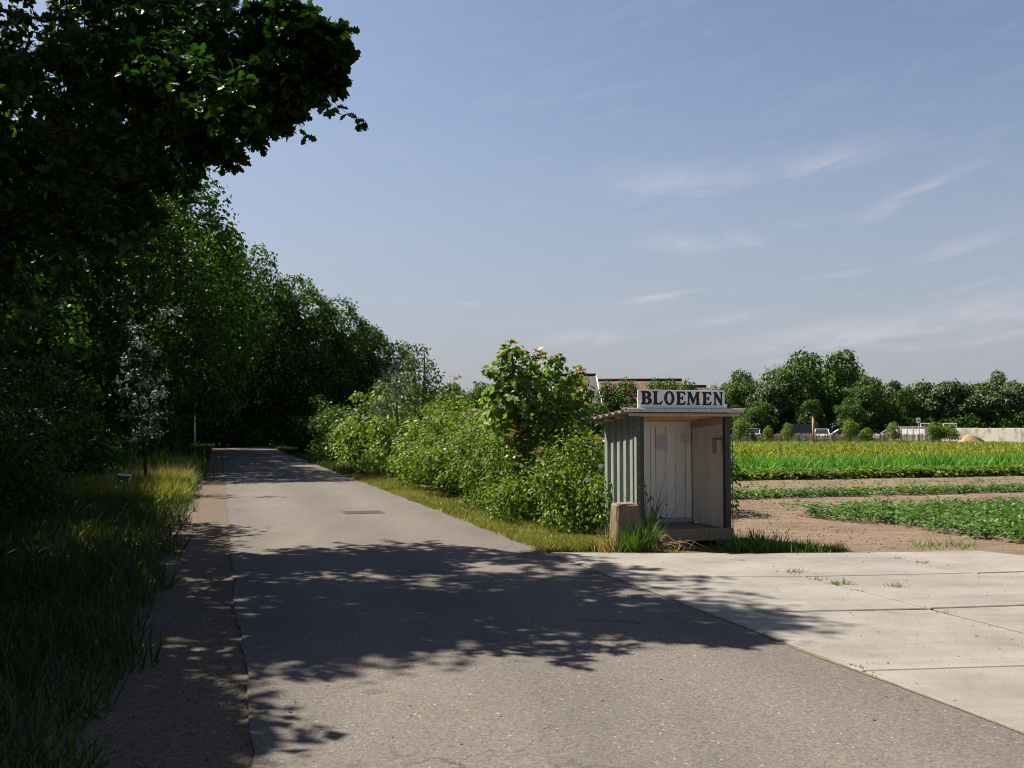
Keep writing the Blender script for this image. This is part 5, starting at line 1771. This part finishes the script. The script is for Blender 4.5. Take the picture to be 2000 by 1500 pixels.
# white container, concrete wall, sand mound, goal frames, sign
ct = empty('white_container', (DX(1779, 112), 112, 0), -0.85, 'weathered white container behind the lath fence', 'container')
MB().bevbox((-2.15, -1.1, 0.05), (2.15, 1.1, 1.66), 0.06).build('body', M['white_paint'], ct)
MB().bevbox((-2.2, -1.15, 1.665), (2.2, 1.15, 1.74), 0.02).build('lid', M['marker_pale'], ct)
for x in (-1.4, -0.7, 0, 0.7, 1.4):
    MB().bevbox((x - 0.03, -1.14, 0.1), (x + 0.03, -1.102, 1.62), 0.01).build('rib', M['white_paint'], ct)
cw = empty('concrete_wall', (DX(1908, 108), 108, 0), -0.9, 'long pale stained concrete wall at the far right', 'wall')
for i in range(6):
    xx = -7.2 + i * 2.4
    MB().bevbox((xx + 0.006, -0.12, -0.2), (xx + 2.394, 0.12, 1.60 - 0.02 * (i % 2)), 0.02).build('panel', M['wall_conc'], cw)
md = empty('sand_mound', (DX(1897, 105.6), 105.6, 0), 0, 'heap of orange sand against the concrete wall', 'mound')
mb = MB()
nr_, na = 7, 16
for i in range(nr_):
    f = i / (nr_ - 1)
    for k in range(na):
        a = 6.2832 * k / na
        w_ = 1 + 0.16 * math.sin(3 * a + i)
        mb.v.append((1.5 * (1 - f) * w_ * math.cos(a) - 0.3 * f, 0.9 * (1 - f) * w_ * math.sin(a), 0.95 * math.sin(f * 1.57) - 0.05))
for i in range(nr_ - 1):
    for k in range(na):
        mb.f.append((i * na + k, i * na + (k + 1) % na, (i + 1) * na + (k + 1) % na, (i + 1) * na + k))
mb.build('heap', M['mound'], md, smooth=True)
for px, lab in ((1810, 'left of the two white metal frames behind the container'), (1855, 'right of the two white metal frames, above the wall')):
    g = empty('goal_frame', (DX(px, 116), 116, 0), 0, lab, 'frame', 'white metal frames beyond the fence')
    for x in (-0.75, 0.75):
        MB().tube([(x, 0, -0.1), (x, 0, 2.05)], 0.05, 8).build('upright', M['white_paint'], g)
        MB().tube([(x, 0.04, 2.0), (x, 0.9, 0.0)], 0.03, 6).build('brace', M['white_paint'], g)
    MB().tube([(-0.80, 0, 2.08), (0.80, 0, 2.08)], 0.05, 8).build('crossbar', M['white_paint'], g)
sg = empty('parking_sign', (DX(1793, 117), 117, 0), 0, 'small square white sign on a thin post beyond the container', 'sign')
MB().tube([(0, 0, -0.1), (0, 0, 2.85)], 0.035, 6).build('post', M['pole_grey'], sg)
MB().bevbox((-0.24, -0.06, 2.2), (0.24, -0.04, 2.8), 0.01).build('plate', M['sign_white'], sg)
MB().bevbox((-0.12, -0.066, 2.4), (0.12, -0.062, 2.6), 0.001).build('mark', M['ink'], sg)

# parked cars
def make_car(loc, rz, paint, label, L=4.2, Wd=1.76, H=1.46, kind='hatch', rear=True):
    root = empty('parked_car', loc, rz, label, 'car', 'cars parked beyond the field')
    if kind == 'van':
        low = [(0, .35), (0, .95), (.30, 1.0), (.95, 1.08), (L - .05, 1.08), (L, .9), (L, .35)]
        top = [(.70, 1.08), (1.35, H), (L - .25, H), (L - .04, 1.08)]
    else:
        low = [(0, .35), (0, .66), (.12, .78), (1.05, .92), (L - .25, .96), (L - .03, .85), (L, .40)]
        top = [(.95, .92), (1.75, H - .03), (2.4, H), (L - .95, H - .04), (L - .28, .96)]
    mb = MB()
    prof_ = low
    n = len(prof_)
    for (yy, ins) in ((-Wd / 2, 0.04), (-Wd / 2 + 0.06, 0), (Wd / 2 - 0.06, 0), (Wd / 2, 0.04)):
        cx, cz = L / 2, 0.65
        for (x, z) in prof_:
            mb.v.append((x + (cx - x) * ins, yy, z + (cz - z) * ins))
    for j in range(3):
        for i in range(n):
            k = (i + 1) % n
            mb.f.append((j * n + i, j * n + k, (j + 1) * n + k, (j + 1) * n + i))
    mb.f += [tuple(range(n))[::-1], tuple(3 * n + i for i in range(n))]
    body = mb.build('body', paint, root)
    for cname, mat_, sh_, zz in (('windows', M['car_glass'], 0.0, 0.0),):
        mb = MB()
        n = len(top)
        for (x, z) in top:
            f = (z - top[0][1]) / (H - top[0][1])
            y = Wd / 2 - 0.05 - 0.14 * f
            mb.v += [(x, -y, z - 0.005), (x, y, z - 0.005)]
        for i in range(n - 1):
            mb.f.append((2 * i, 2 * i + 2, 2 * i + 3, 2 * i + 1))
        mb.f += [tuple(2 * i for i in range(n))[::-1], tuple(2 * i + 1 for i in range(n))]
        mb.f.append((0, 1, 2 * n - 1, 2 * n - 2))
        mb.build(cname, mat_, root)
    # roof skin and pillars over the glass
    rs_ = [i for i, (x, z) in enumerate(top) if z > H - 0.08]
    a_, b_ = top[rs_[0]], top[rs_[-1]]
    yr = Wd / 2 - 0.17
    MB().bevbox((a_[0] - 0.05, -yr, H - 0.045), (b_[0] + 0.08, yr, H + 0.02), 0.02).build('roof', paint, root)
    for sd in (-1, 1):
        for (p0, p1) in ((top[0], a_), (b_, top[-1]), ((L * 0.53, top[0][1]), (L * 0.53, H - 0.03))):
            MB().tube([(p0[0], sd * (Wd / 2 - 0.05), p0[1] - 0.02), (p1[0], sd * (Wd / 2 - 0.185), p1[1])], 0.045, 6).build('pillar', paint, root)
        for x in (0.80, L - 0.78):
            w = MB().tube([(x, sd * (Wd / 2 - 0.19), 0.32), (x, sd * (Wd / 2 + 0.005), 0.32)], 0.32, 16).build('wheel', M['tyre'], root)
            MB().tube([(x, sd * (Wd / 2 + 0.004), 0.32), (x, sd * (Wd / 2 + 0.018), 0.32)], 0.20, 12).build('rim', M['rim'], w)
        MB().bevbox((-0.015, sd * 0.55 - 0.17, 0.62), (0.06, sd * 0.55 + 0.17, 0.74), 0.02).build('headlight', M['head_lamp'], root)
        MB().bevbox((L - 0.07, sd * 0.68 - 0.13, 0.70), (L + 0.015, sd * 0.68 + 0.13, 0.90), 0.02).build('tail_light', M['red_lamp'], root)
    MB().bevbox((L + 0.001, -0.26, 0.55), (L + 0.012, 0.26, 0.66), 0.004).build('number_plate', M['white_paint'], root)
    return root


silver, white_c, dark_c, blue_c = car_paint('silver_paint', (0.42, 0.43, 0.44)), car_paint('white_car_paint', (0.75, 0.75, 0.74)), car_paint('black_paint', (0.015, 0.017, 0.02)), car_paint('blue_paint', (0.03, 0.045, 0.075))
make_car((DX(1468, 116) + 0.8, 120, 0), -math.pi / 2 - 0.15, silver, 'silver car seen from behind, nearest right of the stall', H=1.5)
make_car((DX(1522, 117), 117, 0), 0.08, dark_c, 'tall dark van parked behind the third young tree', 4.7, 1.95, 2.0, 'van')
make_car((DX(1592, 115) - 0.3, 111.5, 0), 1.30, white_c, 'white car half hidden by the lath fence beside the wooden pole', 4.1, 1.74, 1.48)
make_car((DX(1610, 115), 115, 0), -0.1, blue_c, 'dark blue car right of the wooden pole', 4.3, 1.78, 1.48)
make_car((DX(1710, 118), 118, 0), 0.1, silver, 'grey car mostly hidden behind the young trees, farthest right', 4.3, 1.78, 1.5)
make_car((DX(1148, 52), 52.0, 0.0), 0.10, white_c, 'white car seen over the brambles at the left of the stall', 4.3, 1.8, 1.56)

# houses
def roof_slab(name, x0, x1, y_e, z_e, y_r, z_r, mat, parent, th=0.14):
    """one roof slope with UVs in metres"""
    me = bpy.data.meshes.new(name)
    L = math.hypot(y_r - y_e, z_r - z_e)
    ny, nz = -(z_r - z_e) / L * (1 if y_r > y_e else -1), abs(y_r - y_e) / L
    v = [(x0, y_e, z_e), (x1, y_e, z_e), (x1, y_r, z_r), (x0, y_r, z_r)]
    lo = [(x, y - ny * th, z - nz * th) for x, y, z in v]
    me.from_pydata(v + lo, [], [(0, 1, 2, 3), (7, 6, 5, 4), (0, 4, 5, 1), (1, 5, 6, 2), (2, 6, 7, 3), (3, 7, 4, 0)])
    uv = me.uv_layers.new(name='UVMap')
    for poly in me.polygons:
        for li in poly.loop_indices:
            co = me.vertices[me.loops[li].vertex_index].co
            uv.data[li].uv = (co.x - x0, math.hypot(co.y - y_e, co.z - z_e))
    me.materials.append(mat)
    return link(bpy.data.objects.new(name, me), parent)


def house(loc, rz, L, Wd, ze, zr, tile, label, verge=True, windows=4, chimney=False):
    root = empty('house', loc, rz, label, 'house')
    mb = MB()
    mb.v = [(0, 0, 0), (L, 0, 0), (L, Wd, 0), (0, Wd, 0), (0, 0, ze), (L, 0, ze), (L, Wd, ze), (0, Wd, ze), (0, Wd / 2, zr - 0.12), (L, Wd / 2, zr - 0.12)]
    mb.f = [(0, 1, 5, 4), (2, 3, 7, 6), (1, 2, 6, 9, 5), (3, 0, 4, 8, 7)]
    mb.build('wall', M['brick'], root)
    k = (zr - ze) / (Wd / 2)
    roof_slab('roof', -0.25, L + 0.25, -0.4, ze - 0.4 * k + 0.1, Wd / 2, zr + 0.1, tile, root)
    roof_slab('roof', -0.25, L + 0.25, Wd + 0.4, ze - 0.4 * k + 0.1, Wd / 2 + 0.003, zr + 0.1, tile, root)
    MB().tube([(-0.25, Wd / 2, zr + 0.12), (L + 0.25, Wd / 2, zr + 0.12)], 0.11, 8).build('ridge', tile, root, smooth=True)
    if verge:
        for x in (-0.32, L + 0.26):
            for sd in (0, 1):
                y0 = -0.42 if sd == 0 else Wd + 0.42
                MB().tube([(x + 0.03, y0, ze - 0.4 * k + 0.1), (x + 0.03, Wd / 2, zr + 0.12)], 0.055, 4).build('verge_board', M['white_paint'], root)
    for i in range(windows):
        x = L * (i + 0.6) / (windows + 0.2)
        w = MB().bevbox((x - 0.55, -0.05, 0.9), (x + 0.55, -0.004, 2.1), 0.01).build('window', M['white_paint'], root)
        for c in (0, 1):
            MB().quadbox((x - 0.48 + c * 0.50, -0.056, 0.97), (x - 0.02 + c * 0.50, -0.052, 2.03)).build('pane', M['car_glass'], w)
    return root


HD = 66.0
house((DX(1110, HD), HD, 0), 0.0, DX(1325, HD + 4.5) - DX(1110, HD), 9.0, 2.5, 4.98, M['red_tile'], 'long low house with a red pantile roof behind the sign', False, 5)
house((DX(1300, 78.0), 78.0, 0), 0.0, DX(1374, 81.5) - DX(1300, 78), 7.0, 2.5, 5.0, M['red_tile'], 'lower red roofed annex at the right end of the long house', False, 2)
house((DX(1030, 60.0), 60.0, 0), 0.0, DX(1150, 60) - DX(1030, 60.0), 6.0, 2.3, 4.30, M['red_tile'], 'red roofed house front below the dark tiled roof', False, 3)
house((DX(1030, 61.5), 61.7, 0), 0.0, DX(1157, 65) - DX(1030, 61.5), 7.0, 3.3, 5.05, M['dark_tile'], 'house with dark tiled roof and white verge behind the red roofs', True, 3)

# trees before and beside the houses
protoT = make_tree('garden_tree', (DX(1224, 56), 56, 0), 4.45, 1.1, M['belt_leaf'], 0.15, 80, 110, T_OVAL, low=0.05, rc=0.5, limbs=5, taper=0.35,
                   label='dark garden tree right before the red roof, left of the sign', group='garden trees before the houses')
GT = [(1186, 56, 4.4, 0.75, 'narrow garden tree before the red roof, left of the wider one'), (1282, 60, 4.7, 1.0, 'garden tree behind the left half of the sign'), (1308, 61, 4.75, 0.9, 'garden tree behind the middle of the sign'),
      (1345, 62, 4.75, 0.95, 'small garden tree top over the right half of the sign'), (1400, 66, 4.6, 1.0, 'light garden tree top over the right end of the sign'), (1160, 50, 3.0, 1.2, 'low garden tree behind the white car'),
      (1250, 52, 3.0, 1.3, 'low garden tree behind the left side of the stall')]
for (px, D, H, wd, lab) in GT:
    place_copy(protoT, (DX(px, D), D, 0), random.uniform(0, 6), (wd, wd, H / 4.55), lab, 'garden trees before the houses')

# tree belt behind the far fence
protoC = make_tree('belt_tree', (DX(1560, 128), 128, 0), 11.2, 4.2, M['belt_leaf'], 0.42, 130, 130, T_OVAL, low=0.03, rc=1.2, limbs=6, label='big broad tree of the far belt, left of the two tallest', group='trees of the far belt')
protoD = make_tree('belt_tree', (DX(1832, 130), 130, 0), 7.9, 3.4, M['pale_leaf'], 0.34, 110, 130, T_TRI, low=0.03, rc=0.85, limbs=6, label='pale leaved belt tree above the white container', group='trees of the far belt')
BT = [  # px, D, height, width factor, proto, label
    (1640, 131, 11.5, 0.85, 'C', 'tallest belt tree with open pointed crown'), (1455, 130, 8.9, 0.9, 'C', 'round topped belt tree just right of the sign'), (1505, 126, 7.6, 0.8, 'D', 'lower belt tree between the round one and the big broad one'),
    (1418, 134, 7.4, 0.8, 'C', 'belt tree half hidden behind the sign end'), (1690, 126, 8.0, 0.9, 'C', 'dark belt tree right below the tallest'), (1735, 132, 8.1, 0.8, 'D', 'rounded belt tree right of the dark one'),
    (1765, 128, 6.6, 0.8, 'C', 'low belt tree in the dip of the skyline'), (1797, 130, 7.7, 0.95, 'D', 'first of the pale even row at the right'), (1872, 129, 7.8, 1.0, 'D', 'third of the pale even row at the right'),
    (1910, 131, 7.7, 1.0, 'D', 'fourth of the pale even row at the right'), (1944, 137, 9.2, 0.6, 'C', 'dark tree top rising behind the pale row'), (1952, 129, 7.6, 1.0, 'D', 'fifth of the pale even row at the right'), (1992, 130, 7.9, 1.05, 'D', 'last of the pale row at the right picture edge'),
    (2040, 130, 7.8, 1.0, 'D', 'belt tree just cut by the right picture edge'),
    (1660, 122, 5.2, 0.7, 'C', 'dark lower tree behind the young tree right of the pole'), (1580, 123, 5.0, 0.8, 'C', 'dark lower tree above the white parked car'), (1480, 123, 4.8, 0.8, 'C', 'dark lower tree above the silver parked car'),
    (935, 118, 6.8, 0.9, 'C', 'far tree top over the hedge, left of the maple sapling'), (880, 122, 6.9, 0.9, 'C', 'far tree top over the hedge, near the slender tree'), (1150, 104, 6.2, 0.7, 'C', 'far tree between the maple sapling and the roofs')]
for (px, D, H, wd, pr, lab) in BT:
    H0 = 11.2 if pr == 'C' else 7.9
    k = (H / H0)
    w0 = wd if pr == 'D' else wd * max(k, 0.62)
    place_copy(protoC if pr == 'C' else protoD, (DX(px, D), D, 0), random.uniform(0, 6), (w0, w0, k), lab, 'trees of the far belt')
# low hedge behind the parking place
for i, (px, lab) in enumerate([(1440, 'low dark hedge behind the cars, left stretch'), (1590, 'low dark hedge behind the cars, middle stretch'), (1740, 'low dark hedge behind the cars, right stretch'), (1890, 'low dark hedge behind the concrete wall'), (2030, 'low dark hedge at the right picture edge')]):
    if i == 0:
        fh = make_bush('far_hedge', (DX(px, 125), 125, 0), (6.5, 1.6), 3.4, M['wood_leaf'], 0.40, 70, 90, T_OVAL, lab, 'far hedge', rc=1.1, stems=2, cat='hedge')
    else:
        place_copy(fh, (DX(px, 125), 125, 0), (i % 2) * math.pi, 1.0, lab, 'far hedge')
